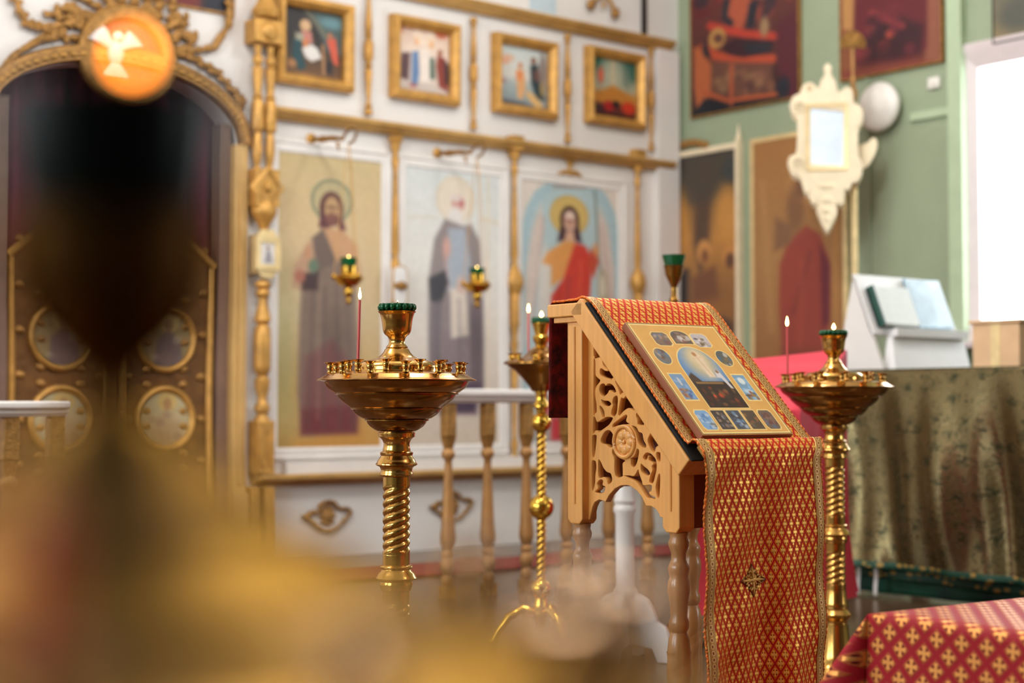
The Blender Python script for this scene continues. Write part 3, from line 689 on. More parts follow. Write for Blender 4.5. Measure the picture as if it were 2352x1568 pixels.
def paint_winged(q, W, H):
    c = Canvas(q, W, H, (226, 214, 202)); c.p([(1198, 1040), (1198, 520), (1206, 480), (1226, 440), (1262, 414), (1306, 405), (1350, 416), (1388, 446), (1410, 490), (1418, 540), (1418, 1040)], (170, 196, 204), 3)
    c.p([(1212, 1040), (1212, 540), (1226, 476), (1262, 436), (1306, 428), (1350, 440), (1386, 480), (1402, 540), (1402, 1040)], (188, 206, 208), 5, .6)
    c.p([(1240, 470), (1246, 520), (1236, 620), (1214, 760), (1204, 800), (1206, 620), (1222, 520)], (216, 200, 190), 6); c.p([(1372, 478), (1392, 520), (1408, 620), (1412, 800), (1398, 760), (1380, 640), (1368, 540)], (214, 198, 188), 6); c.l([(1246, 500), (1222, 740)], 4, (190, 158, 150), 4, .7); c.l([(1378, 520), (1404, 720)], 4, (190, 160, 150), 4, .7)
    c.p([(1236, 600), (1250, 560), (1264, 600), (1266, 800), (1226, 900)], (220, 214, 206), 8)
    c.e(1303, 496, 44, 46, (212, 182, 112), 3); c.e(1303, 496, 44, 46, (190, 156, 86), 2, .6, ring=4); c.e(1304, 508, 22, 34, (74, 50, 46), 3); c.p([(1284, 520), (1276, 556), (1300, 552), (1312, 552), (1332, 560), (1324, 520)], (66, 44, 54), 5)
    c.e(1304, 510, 14, 26, (206, 164, 144), 3); c.e(1304, 496, 10, 8, (232, 208, 196), 4); c.e(1304, 508, 12, 3, (150, 100, 90), 2, .8); c.p([(1294, 534), (1314, 534), (1316, 556), (1292, 556)], (216, 172, 146), 4); c.l([(1304, 508), (1304, 522)], 3, (180, 130, 112), 2)
    c.p([(1254, 580), (1292, 554), (1316, 556), (1326, 600), (1290, 640), (1262, 660), (1262, 612), (1242, 604)], (224, 156, 88), 5); c.p([(1316, 558), (1340, 566), (1356, 596), (1350, 690), (1358, 780), (1260, 790), (1262, 680), (1290, 640)], (206, 66, 54), 5)
    c.p([(1260, 780), (1358, 770), (1364, 960), (1252, 960)], (196, 56, 52), 8); c.l([(1302, 640), (1292, 760)], 8, (160, 60, 62), 6, .7); c.l([(1330, 600), (1322, 780)], 7, (226, 96, 70), 6, .6); c.l([(1280, 660), (1276, 900)], 6, (160, 40, 44), 6, .6)
    c.l([(1362, 440), (1372, 600), (1392, 700)], 5, (110, 116, 104), 3, .8); c.e(1364, 580, 7, 20, (216, 150, 100), 4); c.p([(1352, 570), (1372, 600), (1360, 640), (1346, 610)], (196, 80, 60), 5); c.e(1380, 660, 11, 40, (212, 204, 184), 5); c.e(1380, 660, 12, 42, (150, 130, 100), 2, .6, ring=4)
    c.l([(1268, 430), (1340, 432)], 6, (160, 128, 122), 3, .7); c.e(1280, 1000, 60, 40, (170, 150, 140), 16, .7); c.p([(1262, 960), (1290, 960), (1290, 1010), (1262, 1010)], (200, 60, 70), 6)
    return c
tall(636, 873, paint_teacher, 'tall icon on an olive-gold ground, haloed figure in mauve robes holding a dark book')
tall(930, 1145, paint_elder, 'tall pale icon of a white-bearded elder in grey robes holding a scroll')
tall(1197, 1418, paint_winged, 'tall icon with a pale blue arch, winged figure in a red and orange robe')
# dark icon over the doors and the pale one in the top tier
q = [(330, -160), (533, -120), (533, 32), (330, -2)]; c = Canvas(q, 60, 60, (40, 36, 48)); c.e(420, -20, 60, 40, (110, 40, 36), 14); c.blobs(14, (340, -140, 520, -20), [(130, 60, 50), (60, 60, 84), (180, 130, 90)], (10, 20), 6); c.e(500, 10, 40, 22, (30, 30, 42), 8)
wall_icon('dark_icon', bw, q, c, 'dark navy icon with a deep red corner hung over the gilded arch', 'icon', None, 'gold_dark', [(-.002, .008), (0, .014), (.012, .014), (.014, 0)])
q = [(1213, -160), (1275, -150), (1275, 34), (1213, 23)]; c = Canvas(q, 40, 80, (196, 212, 220)); c.e(1244, -80, 24, 50, (150, 130, 140), 8); c.e(1244, -120, 14, 18, (220, 190, 140), 4)
wall_icon('pale_icon', bw, q, c, 'pale blue icon standing on the upper gilded cornice', 'icon', None, 'white_gloss', [(-.002, .008), (0, .012), (.01, .012), (.012, 0)])

# ------------------------------------------------------------------ gilded half columns
def turned(h, seq, r):
    """profile from (fraction of height, fraction of radius)"""
    return [(max(.001, f * r), z * h) for z, f in seq]
SLIM = [(0, .6), (.01, 1), (.035, 1), (.05, .55), (.07, .9), (.10, .45), (.2, .62), (.34, .95), (.36, .55), (.38, 1), (.405, .6), (.43, .95), (.5, 1.12), (.57, .95), (.595, .6), (.62, 1), (.64, .55), (.66, .9), (.8, .62), (.9, .42), (.93, .85), (.95, .5), (.965, 1), (.99, 1), (1, .6)]
def slim_column(px, y0, y1, r, label, group, plaque=None, knob=None):
    b, t_ = bw(px, y1), bw(px, y0); h = t_.z - b.z
    t = thing('gilded_column', (b.x, WALL_Y - r - .004, b.z), label, 'column', group)
    m = MB(); m.lathe(turned(h, SLIM, r), (0, 0, 0), 20); sh = m.build('shaft', 'gold', t)
    m = MB()
    for k in range(9): m.tube([(r * 1.02 * math.cos(a), r * 1.02 * math.sin(a), h * (.44 + .12 * i / 8)) for i, a in ((i, 2 * PI * k / 9 + i * .25) for i in range(9))], r * .2, 5)
    m.build('carved_twist', 'gold', sh)
    if knob:
        m = MB(); m.box((0, r * .2, h + .02), (r * 3.6, r * 3.6, .10)); m.box((0, r * .2, h - .05), (r * 2.4, r * 2, .04)); m.build('capital', 'gold', t, bevel=.006)
    elif plaque:
        m = MB(); m.lathe([(r * .6, h - .07), (r * 1.5, h - .02), (r * 1.7, h - .002)], n=20); m.build('capital', 'gold', t)
    if plaque:
        zc = bw(px, plaque).z - b.z; m = MB(); hh, ww = .118, .05
        out = [(ww * math.copysign(1, math.cos(a)) * abs(math.cos(a)) ** .55, zc + hh * math.copysign(1, math.sin(a)) * abs(math.sin(a)) ** .4) for a in np.linspace(0, 2 * PI, 36, endpoint=False)]
        m.prism(out, -r - .03, -r + .012); wp = m.build('white_plaque', 'paper', t, bevel=.004)
        m = MB(); m.tube([(x * 1.04, -r - .022, zc + (z - zc) * 1.02) for x, z in out + out[:1]], .007, 7); m.build('gilt_edge', 'gold', wp)
        m = MB(); m.box((0, -r - .02, zc), (ww * 1.9, .036, .036)); m.ball((0, -r - .04, zc), (.03, .014, .03), 10); m.build('gilt_band', 'gold_dark', t, bevel=.008)
    if knob:
        zc = bw(px, knob).z - b.z; m = MB(); m.lathe([(r * .5, -.1), (r * 1.2, -.07), (r * 1.9, -.02), (r * 1.95, .02), (r * 1.3, .07), (r * .5, .11)], (0, 0, zc), 18, lobes=9, lobe_a=.2); m.build('carved_knob', 'gold', t)
    return t
GU, GL = 'slim gilded columns between the upper icons', 'slim gilded columns between the tall icons'
slim_column(840, -30, 266, .026, 'slim gilded column between the cradle icon and the two-headed pale icon', GU)
slim_column(1082, 42, 299, .024, 'slim gilded column between the pale icon and the riverside icon', GU)
slim_column(1298, 80, 328, .024, 'slim gilded column between the riverside icon and the teal icon', GU)
slim_column(1490, 112, 348, .022, 'slim gilded column at the end of the upper icon row, beside the green wall', GU)
slim_column(899, 315, 1086, .030, 'gilded column with a white plaque between the olive icon and the elder icon', GL, plaque=658)
slim_column(1175, 338, 1074, .028, 'gilded column with a carved knob between the elder icon and the blue arched icon', GL, knob=650)
slim_column(1459, 368, 1064, .028, 'gilded column with a carved knob beyond the blue arched icon', GL, knob=650)

# the great double column beside the doors
bx = bw(588, 700); t = thing('double_column', (bx.x, WALL_Y, .02), 'tall gilded double column with a small icon plaque beside the royal doors', 'column')
def zz(y): return bw(590, y, .1).z - .02
dxc = .042
for sg in (-1, 1):
    z0, z1 = zz(402), zz(100); h = z1 - z0
    m = MB(); m.lathe([(r * .033, z0 + f * h) for f, r in ((0, .5), (.03, .8), (.05, .8), (.08, .45), (.12, .75), (.2, .95), (.3, .78), (.33, .6), (.345, 1.0), (.36, 1.12), (.44, 1.18), (.55, 1.12), (.585, .8), (.60, 1.05), (.62, .65), (.66, .7), (.78, .95), (.82, 1.05), (.84, .5), (.87, .95), (.9, .95), (.93, .5), (1, .75))], (sg * dxc, -.075, 0), 20)
    m.build('paired_shaft', 'gold', t)
m = MB(); m.box((0, -.07, zz(70)), (.19, .13, zz(42) - zz(96)), 0); m.ball((0, -.13, zz(70)), (.055, .03, .06), 16); m.build('carved_block', 'gold', t, bevel=.02)
m = MB(); m.lathe([(.03, zz(42)), (.07, zz(36)), (.085, zz(22)), (.06, zz(5)), (.03, zz(-20)), (.05, zz(-60))], (0, -.09, 0), 24); m.build('bell_capital', 'gold', t)
m = MB(); zc = zz(430); m.box((0, -.07, zc), (.16, .11, .22)); a = .085
m.add([(0, -.135, zc + a * 1.2), (a, -.135, zc), (0, -.135, zc - a * 1.2), (-a, -.135, zc), (0, -.13, zc + a * 1.6), (a * 1.35, -.12, zc), (0, -.13, zc - a * 1.6), (-a * 1.35, -.12, zc)], [(4, 5, 1, 0), (5, 6, 2, 1), (6, 7, 3, 2), (7, 4, 0, 3)]); m.ball((0, -.13, zc), (.025, .02, .03), 10); m.build('diamond_block', 'gold', t, bevel=.012)
m = MB(); m.lathe([(.02, zz(528)), (.03, zz(522)), (.035, zz(515)), (.05, zz(505)), (.075, zz(490)), (.078, zz(480)), (.06, zz(466)), (.05, zz(455))], (0, -.08, 0), 24); m.build('vase_knob', 'gold', t)
m = MB(); zc = zz(582); hh = (zz(538) - zz(628)) / 2; m.rings(frame_loops(.098, hh * 2 - .1, [(-.002, .02), (0, .035), (.03, .04), (.034, 0)])); o = m.build('plaque_frame', 'gold_pale', t, loc=(0, -.1, zc)); m = MB(); m.prism([(-.07, hh - .02), (-.04, hh + .025), (.04, hh + .025), (.07, hh - .02)], -.03, 0); m.prism([(-.07, -hh + .02), (.07, -hh + .02), (.03, -hh - .03), (-.03, -hh - .03)], -.03, 0); m.box((0, .045, 0), (.11, .1, hh * 2)); m.build('plaque_crest', 'gold_pale', o)
cv = Canvas([(574, 550), (608, 552), (608, 610), (574, 608)], 30, 50, (226, 220, 214)); cv.p([(584, 604), (588, 578), (592, 564), (598, 578), (602, 604)], (150, 146, 152), 3); cv.e(592, 564, 4, 5, (150, 120, 110), 2)
o = picture('plaque_picture', cv, .1, hh * 2 - .1, t, y=0); o.location = (0, -.128, zc)
m = MB(); m.lathe([(.02, zz(640)), (.045, zz(645)), (.05, zz(655)), (.03, zz(662)), (.042, zz(668)), (.042, zz(676)), (.026, zz(684)), (.03, zz(700)), (.045, zz(722)), (.05, zz(735)), (.03, zz(744)), (.046, zz(752)), (.05, zz(770)), (.05, zz(840)), (.046, zz(852)), (.028, zz(862)), (.046, zz(872)), (.042, zz(890)), (.026, zz(915)), (.03, zz(925)), (.046, zz(932)), (.046, zz(944)), (.03, zz(950)), (.05, zz(966))][::-1], (0, -.075, 0), 24); m.build('turned_shaft', 'gold', t)
m = MB(); m.box((0, -.07, (zz(968) + z_led - .01) / 2), (.11, .12, zz(968) - z_led + .02)); m.box((-.03, -.135, (zz(975) + z_led) / 2), (.022, .012, zz(985) - z_led - .03)); m.box((.03, -.135, (zz(975) + z_led) / 2), (.022, .012, zz(985) - z_led - .03)); m.build('square_post', 'gold', t, bevel=.004)
m = MB(); m.box((-.05, -.05, (z_led0 - .03) / 2), (.05, .08, z_led0 - .03)); m.box((.04, -.055, (z_led0 - .03) / 2), (.06, .1, z_led0 - .03)); m.build('plinth_post', 'gold', t, bevel=.004)

# ------------------------------------------------------------------ carved ornaments
def ornament(px, py, s, label):
    c = bw(px, py); t = thing('gilded_cartouche', (c.x, WALL_Y, c.z), label, 'ornament', 'gilded cartouches on the lower panels')
    P = [(-1.15, .0), (-.85, .18), (-.5, .2), (-.35, .5), (0, .62), (.35, .5), (.55, .3), (.95, .28), (1.1, .1), (.85, -.15), (.45, -.5), (0, -.65), (-.45, -.5), (-.8, -.2), (-1.15, .0)]
    m = MB(); m.tube([(x * s, -.02, z * s) for x, z in smooth_loop(P[:-1], 5)] + [(P[0][0] * s, -.02, 0)], .012, 7, bumps=.3); m.tube([(-1.3 * s, -.015, .05 * s), (-.9 * s, -.02, .02 * s)], [.004, .012], 6); m.build('leafy_border', 'gold_dark', t)
    m = MB(); m.ball((0, -.012, 0), (.04, .02, .045), 14)
    for k in range(8): m.ball((.042 * math.cos(k * PI / 4), -.01, .048 * math.sin(k * PI / 4)), (.018, .012, .018), 8)
    m.build('rosette', 'gold_dark', t)
ornament(750, 1185, .145, 'gilded oval cartouche with a rosette on the lower panel under the olive icon')
ornament(1036, 1162, .14, 'gilded oval cartouche partly hidden behind the altar rail balusters')
# cross finial over the arched icon
c = bw(1305, 386); t = thing('cross_finial', (c.x, WALL_Y, c.z), 'small gilded cross on a leafy base above the blue arched icon', 'cross')
m = MB(); m.box((0, -.02, .03), (.02, .02, .15)); m.box((0, -.02, .065), (.1, .02, .022)); m.box((0, -.02, .035), (.06, .02, .018))
for x, z in ((-.05, .065), (.05, .065), (0, .105)): m.ball((x, -.02, z), (.016, .014, .016), 8)
m.build('cross', 'gold', t, bevel=.003)
m = MB(); m.tube([(-.1, -.016, -.055), (-.05, -.02, -.03), (0, -.02, -.045), (.05, -.02, -.03), (.1, -.016, -.055)], .016, 8, bumps=.2); m.build('leafy_base', 'gold', t)
# branching ornament in the top tier
c = bw(1376, 12); t = thing('branched_ornament', (c.x, WALL_Y, c.z), 'gilded branch with two brown knobs above the upper cornice', 'ornament')
m = MB(); m.tube([(-.115, -.04, -.01), (-.07, -.05, .02), (0, -.05, .07), (.07, -.05, .02), (.115, -.04, -.03)], .013, 8); m.tube([(0, -.05, .07), (0, -.05, .25)], .012, 8); m.ball((0, -.05, -.005), (.014, .012, .022), 10); m.tube([(0, 0, .07), (0, -.05, .07)], .012, 8); m.build('branch', 'gold', t)
for x, z in ((-.115, -.02), (.115, -.045)): m = MB(); m.ball((x, -.045, z), (.034, .03, .04), 14); m.build('knob', 'gold_dark', t)
# vine garlands, roundel and dove over the arch
cr = bw(288, 132); t = thing('vine_garland', (cr.x, WALL_Y, cr.z), 'gilded leafy vine branches spreading round the roundel over the doors', 'carving')
VN = [[(25, -20), (60, 52), (100, 64), (150, 78)], [(-10, 172), (40, 122), (95, 88), (150, 82)], [(98, 26), (170, 46), (190, 60)], [(526, -10), (526, 56), (492, 108), (438, 118), (400, 108)], [(455, 90), (420, 78), (390, 80)], [(400, 112), (440, 132), (500, 170), (545, 222), (560, 246)], [(150, 5), (180, 30), (215, 40)], [(245, -10), (262, 20), (286, 40)], [(330, 8), (350, 30), (340, 50)], [(400, 28), (410, 52), (380, 62)]]
for pts in VN:
    P = [bw(x, y, .03) - t.location for x, y in pts]; Q = []
    for a, b in zip(P, P[1:]):
        for k in range(5): Q.append(a.lerp(b, k / 5))
    Q.append(P[-1]); n = len(Q)
    m = MB(); m.tube(Q, [.008 + .012 * min(1, i / 3, (n - 1 - i) / 3) for i in range(n)], 7, bumps=.35)
    for i, p in enumerate(Q[1:-1]):
        sd = 1 if i % 2 else -1; m.ball((p.x + sd * .012, p.y - .008, p.z + sd * .012), (.022, .012, .016), 7)
    m.build('vine_branch', 'gold_dark', t)
for k in range(34):
    a = PI * (.06 + .88 * k / 33) ; r = .315 + .05 * (k % 3); m = MB() if k % 12 == 0 else m
    m.ball((r * math.cos(a), -.03, r * math.sin(a)), (.035, .018, .022), 7); m.ball(((r + .04) * math.cos(a + .06), -.025, (r + .04) * math.sin(a + .06)), (.02, .012, .03), 7)
    if k % 12 == 11 or k == 33: m.build('leaf_cluster', 'gold_dark', t)
rd = thing('dove_roundel', (cr.x, WALL_Y, cr.z), 'round gilded medallion with a white dove at the crown of the arch', 'roundel')
m = MB(); m.lathe([(.2, 0), (.2, .05), (.215, .062), (.25, .058), (.275, .062), (.29, .05), (.29, 0)], (0, -.002, 0), 56, axis='y'); m.build('roundel_ring', 'gold_dark', rd, smooth=30)
m = MB(); m.lathe([(.001, .02), (.2, .02), (.2, .0)], (0, -.002, 0), 48, axis='y'); m.build('roundel_field', 'curtain', rd)
m = MB(); o_ = Vector((-.09, -.07, .0)); m.ball(o_, (.045, .035, .075), 16); m.ball(o_ + Vector((.004, -.02, .085)), (.03, .028, .03), 14)
for sg in (-1, 1):
    for k in range(5):
        a = .25 + k * .17; m.tube([o_ + Vector((sg * .03, 0, .03)), o_ + Vector((sg * (.09 + .01 * k) * math.cos(a), -.01, .03 + .1 * math.sin(a))), o_ + Vector((sg * (.16 - .008 * k) * math.cos(a), 0, .03 + .13 * math.sin(a)))], [.02, .022, .006], 7)
for k in range(-2, 3): m.tube([o_ + Vector((0, 0, -.05)), o_ + Vector((k * .03, -.005, -.14))], [.014, .016], 7)
m.build('dove', 'white_gloss', rd)

# ------------------------------------------------------------------ hanging lamps on brackets
def flame(parent, p, h, w, mat='flame'):
    m = MB(); m.lathe([(.001, 0), (w * .38, h * .12), (w * .5, h * .3), (w * .42, h * .5), (w * .22, h * .75), (.0008, h)], p, 14); return m.build('flame', mat, parent)
def lampada(px_arm, py_arm, px, py_hook, y_glass, y_cup, y_rim, y_drop, blabel, label):
    hk = on_y(px, py_hook, WALL_Y - .42); a = bw(px_arm, py_arm)
    br = thing('lamp_bracket', (hk.x, WALL_Y, a.z), blabel, 'bracket', 'gilded lamp brackets on the screen')
    m = MB(); m.lathe([(.03, 0), (.034, .012), (.02, .02), (.012, .03)], (0, 0, 0), 16, axis='y'); m.build('wall_rose', 'gold', br)
    m = MB(); L = .42; dz = hk.z - a.z; br_z = lambda d: dz * d / L; pts = [(0, -.02, 0), (0, -.12, -.006 + br_z(.12)), (0, -.24, .006 + br_z(.24)), (0, -L + .06, br_z(L - .06))]; m.tube(pts, [.012, .02, .014, .01], 10)
    m.ball((0, -.13, br_z(.13)), (.02, .05, .02), 10); m.ball((0, -.26, br_z(.26)), (.016, .03, .016), 10); m.tube([(0, -L + .08, dz), (0, -L + .02, dz + .05), (0, -L - .05, dz + .06), (0, -L - .08, dz + .02), (0, -L - .05, dz - .02), (0, -L, dz - .03)], .008, 8); m.tube([(0, -L + .12, dz - .005), (0, -L + .11, dz - .06)], [.012, .003], 8); m.build('arm', 'gold_dark', br)
    y0 = WALL_Y - .42
    def Z(y): return on_y(px, y, y0).z
    la = thing('hanging_lampada', (hk.x, y0, Z(y_drop)), label, 'hanging lamp', 'hanging lamps before the icon screen')
    zb_ = Z(y_drop); R = .088; H = Z(y_rim) - zb_
    m = MB(); m.lathe([(.001, 0), (.012, .005), (.018, .02), (.01, .04), (.02, .05), (.028, .075), (.022, .1), (.012, .115), (.03, .13), (R * .62, H * .62), (R * .95, H * .8), (R, H * .86), (R * .92, H * .92), (R * .6, H * .95), (.045, H), (.048, Z(y_cup) - zb_), (.04, Z(y_cup) - zb_), (.038, H * .9), (.001, H * .88)], (0, 0, 0), 32); m.build('lamp_body', 'brass_y', la)
    for k in range(3):
        q = 2 * PI * k / 3 + .6; m = MB(); m.ball((R * .98 * math.cos(q), R * .98 * math.sin(q), H * .9), (.014, .014, .02), 8); m.build('side_knob', 'brass_y', la)
    gl0, gl1 = Z(y_cup) - zb_ - .02, Z(y_glass) - zb_
    m = MB(); m.lathe([(.001, gl0), (.034, gl0), (.042, gl0 + .03), (.05, gl1), (.045, gl1), (.037, gl0 + .03), (.001, gl0 + .01)], (0, 0, 0), 28, lobes=10, lobe_a=.08); m.build('glass_cup', 'glass_green', la)
    flame(la, (0, 0, gl1 - .004), .014, .010, 'flame_low')
    m = MB(); top = hk.z - zb_ - .035
    for k in range(3):
        q = 2 * PI * k / 3 + .6; m.tube([(R * .98 * math.cos(q), R * .98 * math.sin(q), H * .92), (.02 * math.cos(q), .02 * math.sin(q), top - .1), (0, 0, top)], .0022, 5)
    m.build('chain', 'gold', la)
lampada(712, 319, 802, 318, 592, 612, 628, 700, 'gilded lamp bracket on the screen above the olive icon', 'brass lamp with a lit green cup hanging before the olive icon')
lampada(1002, 351, 1096, 350, 616, 630, 646, 708, 'gilded lamp bracket on the screen above the elder icon', 'brass lamp with a lit green cup hanging before the elder icon')

# ------------------------------------------------------------------ candle stands
def wpos(px, Z):                                       # floor point under an image column at a forward distance
    p = FWD * Z + RIGHT * ((px - CX) / F_PX * Z); return Vector((p.x, p.y, 0))
def twisted(r0, amp, z0, z1, pitch, starts=2, nt=56, nz=130, fade=.012):
    m = MB()
    def f(u, v):
        th = 2 * PI * u; z = z0 + (z1 - z0) * v
        k = min(1, (z - z0) / fade, (z1 - z) / fade); k = max(0, k)
        ph = starts / 2 * th - PI * starts * (z - z0) / pitch
        r = r0 * (1 - amp * k * (1 - abs(math.sin(ph)) ** .8))
        return (r * math.cos(th), r * math.sin(th), z)
    return m.grid(nt, nz, f)
SOCKET = [(.0075, 0), (.0085, .002), (.0075, .0045), (.0068, .008), (.009, .0125), (.0095, .015), (.008, .0185), (.0075, .021), (.011, .0245), (.0155, .0262), (.0158, .0274), (.012, .0272), (.0056, .0255), (.005, .014), (.0001, .0135)]
def socket(parent, x, y, z, s=1.0, mat='brass'):
    m = MB(); m.lathe([(r * s, h * s) for r, h in SOCKET], (0, 0, 0), 16); o = m.build('candle_socket', mat, parent, loc=(x, y, z)); return o
def lamp_glass(loc, r, h_out, label, lit=True, scale_f=1.0, depth=.03):
    t = thing('glass_lamp', loc, label, 'lamp', 'green glass lamps in the candle stand cups')
    m = MB(); m.lathe([(.001, -depth), (r * .60, -depth), (r * .72, -depth * .4), (r * .84, 0), (r * .97, h_out * .55), (r * .98, h_out), (r * .90, h_out), (r * .78, 0), (r * .6, -depth * .6), (.001, -depth * .62)], (0, 0, 0), 80, lobes=20, lobe_a=.07); gc = m.build('beaded_cup', 'glass_green', t)
    m = MB(); nb = 18
    for k in range(nb): q = 2 * PI * k / nb; m.ball((r * .93 * math.cos(q), r * .93 * math.sin(q), h_out * .52), (r * .155, r * .155, h_out * .56), 12)
    m.build('bead_rim', 'glass_green', gc)
    m = MB(); m.lathe([(.001, -.004), (r * .8, -.004), (r * .8, -.001), (.001, -.001)], (0, 0, 0), 24); m.tube([(0, 0, -.002), (.002, 0, h_out + .006)], .0018, 6); m.build('wick', 'wick', t)
    flame(t, (.002, 0, h_out + .004), .014 * scale_f, .009 * scale_f, 'flame_low')
    return t
def candle(loc, h, r, lean, label, mat='wax', group='thin red candles in the stand sockets', fl=(.030, .0085)):
    t = thing('candle', loc, label, 'candle', group)
    m = MB(); m.tube([(0, 0, 0), (lean[0] * .5, lean[1] * .5, h * .5), (lean[0], lean[1], h)], [r * .96, r, r * .92], 12); m.build('wax_stick', mat, t)
    m = MB(); m.tube([(lean[0], lean[1], h - .001), (lean[0] * 1.02, lean[1], h + .006)], .0009, 6); m.build('wick', 'wick', t)
    flame(t, (lean[0] * 1.02, lean[1], h + .002), fl[0], fl[1])
    return t
S0 = 3.85 / F_PX
def pz(y, y_ref=934): return .9 + (y_ref - y) * S0
def zoomprof(pts): return [(hw / 3.5625 * S0, .9 + (934 - y) * S0) for y, hw in pts]
def big_stand(px, Z, label, rot, mat, dark):
    """floor stand: domed plate with two rings of sockets, stepped bowl, moulded column with twisted drums"""
    p = wpos(px, Z); t = thing('candle_stand', p, label, 'candle stand', 'large brass candle stands', rz=rot)
    y1 = lambda z: 620 + z / 3.564
    y2 = lambda z: 960 + z / 3.5625
    cup = zoomprof([(y1(y), w) for y, w in ((640, 88), (632, 90), (624, 84), (608, 70), (590, 64), (572, 66), (552, 72), (540, 82), (528, 98), (512, 110), (490, 117), (455, 121), (415, 126), (375, 134), (352, 143), (345, 153), (338, 156), (335, 150), (338, 141), (400, 117), (480, 104), (510, 80), (512, 1))])
    m = MB(); m.lathe(cup, (0, 0, 0), 48); m.build('cup_holder', mat, t)
    dome = zoomprof([(y1(y), w) for y, w in ((900, 640), (906, 652), (900, 654), (892, 640), (884, 616), (874, 606), (868, 588), (858, 580), (852, 560), (840, 470), (830, 400), (824, 330), (815, 326), (800, 330), (780, 322), (764, 306), (750, 288), (742, 268), (735, 215), (722, 168), (700, 135), (675, 112), (650, 98), (640, 88), (636, 60), (640, 1))])
    m = MB(); m.lathe(dome, (0, 0, 0), 96); m.build('candle_plate', mat, t)
    bowl = zoomprof([(y1(y), w) for y, w in ((904, 640), (915, 592), (922, 588), (945, 578), (972, 554), (996, 520), (1008, 500), (1012, 505), (1018, 504), (1022, 484), (1040, 476), (1068, 450), (1100, 412), (1124, 376), (1129, 372), (1133, 377), (1139, 376), (1142, 360), (1160, 350), (1185, 326), (1208, 290), (1220, 258), (1224, 262), (1232, 262), (1236, 246), (1255, 238), (1280, 216), (1304, 182), (1318, 154), (1322, 1))]) 
    m = MB(); m.lathe(bowl[::-1], (0, 0, 0), 96); m.build('bowl', dark, t, smooth=28)
    col = zoomprof([(y2(y), w) for y, w in ((100, 138), (112, 140), (118, 151), (126, 152), (134, 148), (146, 150), (152, 148), (160, 132), (180, 116), (205, 106), (235, 108), (255, 114), (268, 113), (272, 122), (280, 136), (292, 134), (305, 128), (325, 140), (345, 155), (362, 160), (370, 170), (378, 171), (386, 160), (396, 138), (412, 130), (430, 127), (445, 134), (460, 136), (472, 128), (478, 112))])
    m = MB(); m.lathe(col[::-1], (0, 0, 0), 48); m.build('column_collar', mat, t)
    r0 = 112 / 3.5625 * S0
    za, zb_ = pz(y2(478)), pz(y2(1196)); ze = pz(1497)
    m = twisted(r0, .15, zb_ + .026, za - .018, .061, 3); m.lathe([(r0 * .99, zb_ - .002), (r0 * .99, zb_ + .034)], n=56); m.lathe([(r0 * .99, za - .024), (r0 * .99, za + .002)], n=56); m.build('twisted_shaft', mat, t)
    ring = zoomprof([(y2(y), w) for y, w in ((1190, 112), (1196, 130), (1205, 136), (1216, 134), (1226, 120), (1240, 124), (1258, 148), (1285, 160), (1296, 168), (1304, 166), (1316, 142), (1326, 128), (1345, 134), (1360, 134), (1375, 127), (1392, 126), (1402, 112))])
    m = MB(); m.lathe(ring[::-1], (0, 0, 0), 48); m.build('column_ring', mat, t)
    zc = pz(y2(1402)); m = twisted(r0, .13, ze + .02, zc - .02, .061, 3); m.lathe([(r0 * .99, ze - .002), (r0 * .99, ze + .022)], n=56); m.lathe([(r0 * .99, zc - .022), (r0 * .99, zc + .002)], n=56); m.build('twisted_shaft', mat, t)
    m = MB(); m.lathe([(.001, 0), (.145, 0), (.15, .006), (.148, .014), (.125, .02), (.11, .026), (.075, .04), (.058, .065), (.05, .1), (.043, .15), (.0385, .185), (.0375, .20), (.041, .205), (.05, .214), (.0515, .222), (.044, .23), (.0385, .236), (.0415, .246), (.0385, .258), (r0, ze + .002)], (0, 0, 0), 48); m.build('foot', mat, t)
    zp_o = pz(y1(848)); zp_i = pz(y1(828))
    out = []
    for k in range(12):
        a = PI / 2 + math.radians(41.5 - 30 * k); x, y = .163 * math.cos(a), .163 * math.sin(a)
        socket(t, x, y, zp_o - .0005, mat=mat); out.append((x, y))
    for k in range(9):
        a = PI / 2 + math.radians(12 - 40 * k); socket(t, .118 * math.cos(a), .118 * math.sin(a), zp_i - .0005, mat=mat)
    R_ = Matrix.Rotation(rot, 3, 'Z'); so = [p + R_ @ Vector((x, y, zp_o + .0132)) for x, y in out]
    cup_top = p + Vector((0, 0, pz(y1(338))))
    return t, so, cup_top
VY = YAW                                               # stands turned square to the viewer's side of the room
st, so, ct = big_stand(911.5, 3.85, 'large brass candle stand standing alone before the screen, stepped bowl and twisted shaft', VY, 'brass', 'brass_dk')
lamp_glass(ct + Vector((0, 0, .0015)), .0445, .0165, 'beaded dark green glass lamp in the cup of the lone candle stand', scale_f=.35)
candle(so[0], .176, .0037, tuple((RIGHT * .0045).xy), 'lit thin red candle in the stand before the olive icon')
st, so2, ct2 = big_stand(1915, 5.18, 'large brass candle stand beside the brocade-covered table', VY + math.radians(16), 'brass', 'brass_dk')
lamp_glass(ct2 + Vector((0, 0, .0015)), .0445, .0165, 'beaded green glass lamp in the candle stand beside the brocade table', scale_f=1.3)
candle(so2[0], .176, .0037, (0, 0), 'lit thin red candle in the stand beside the brocade table')

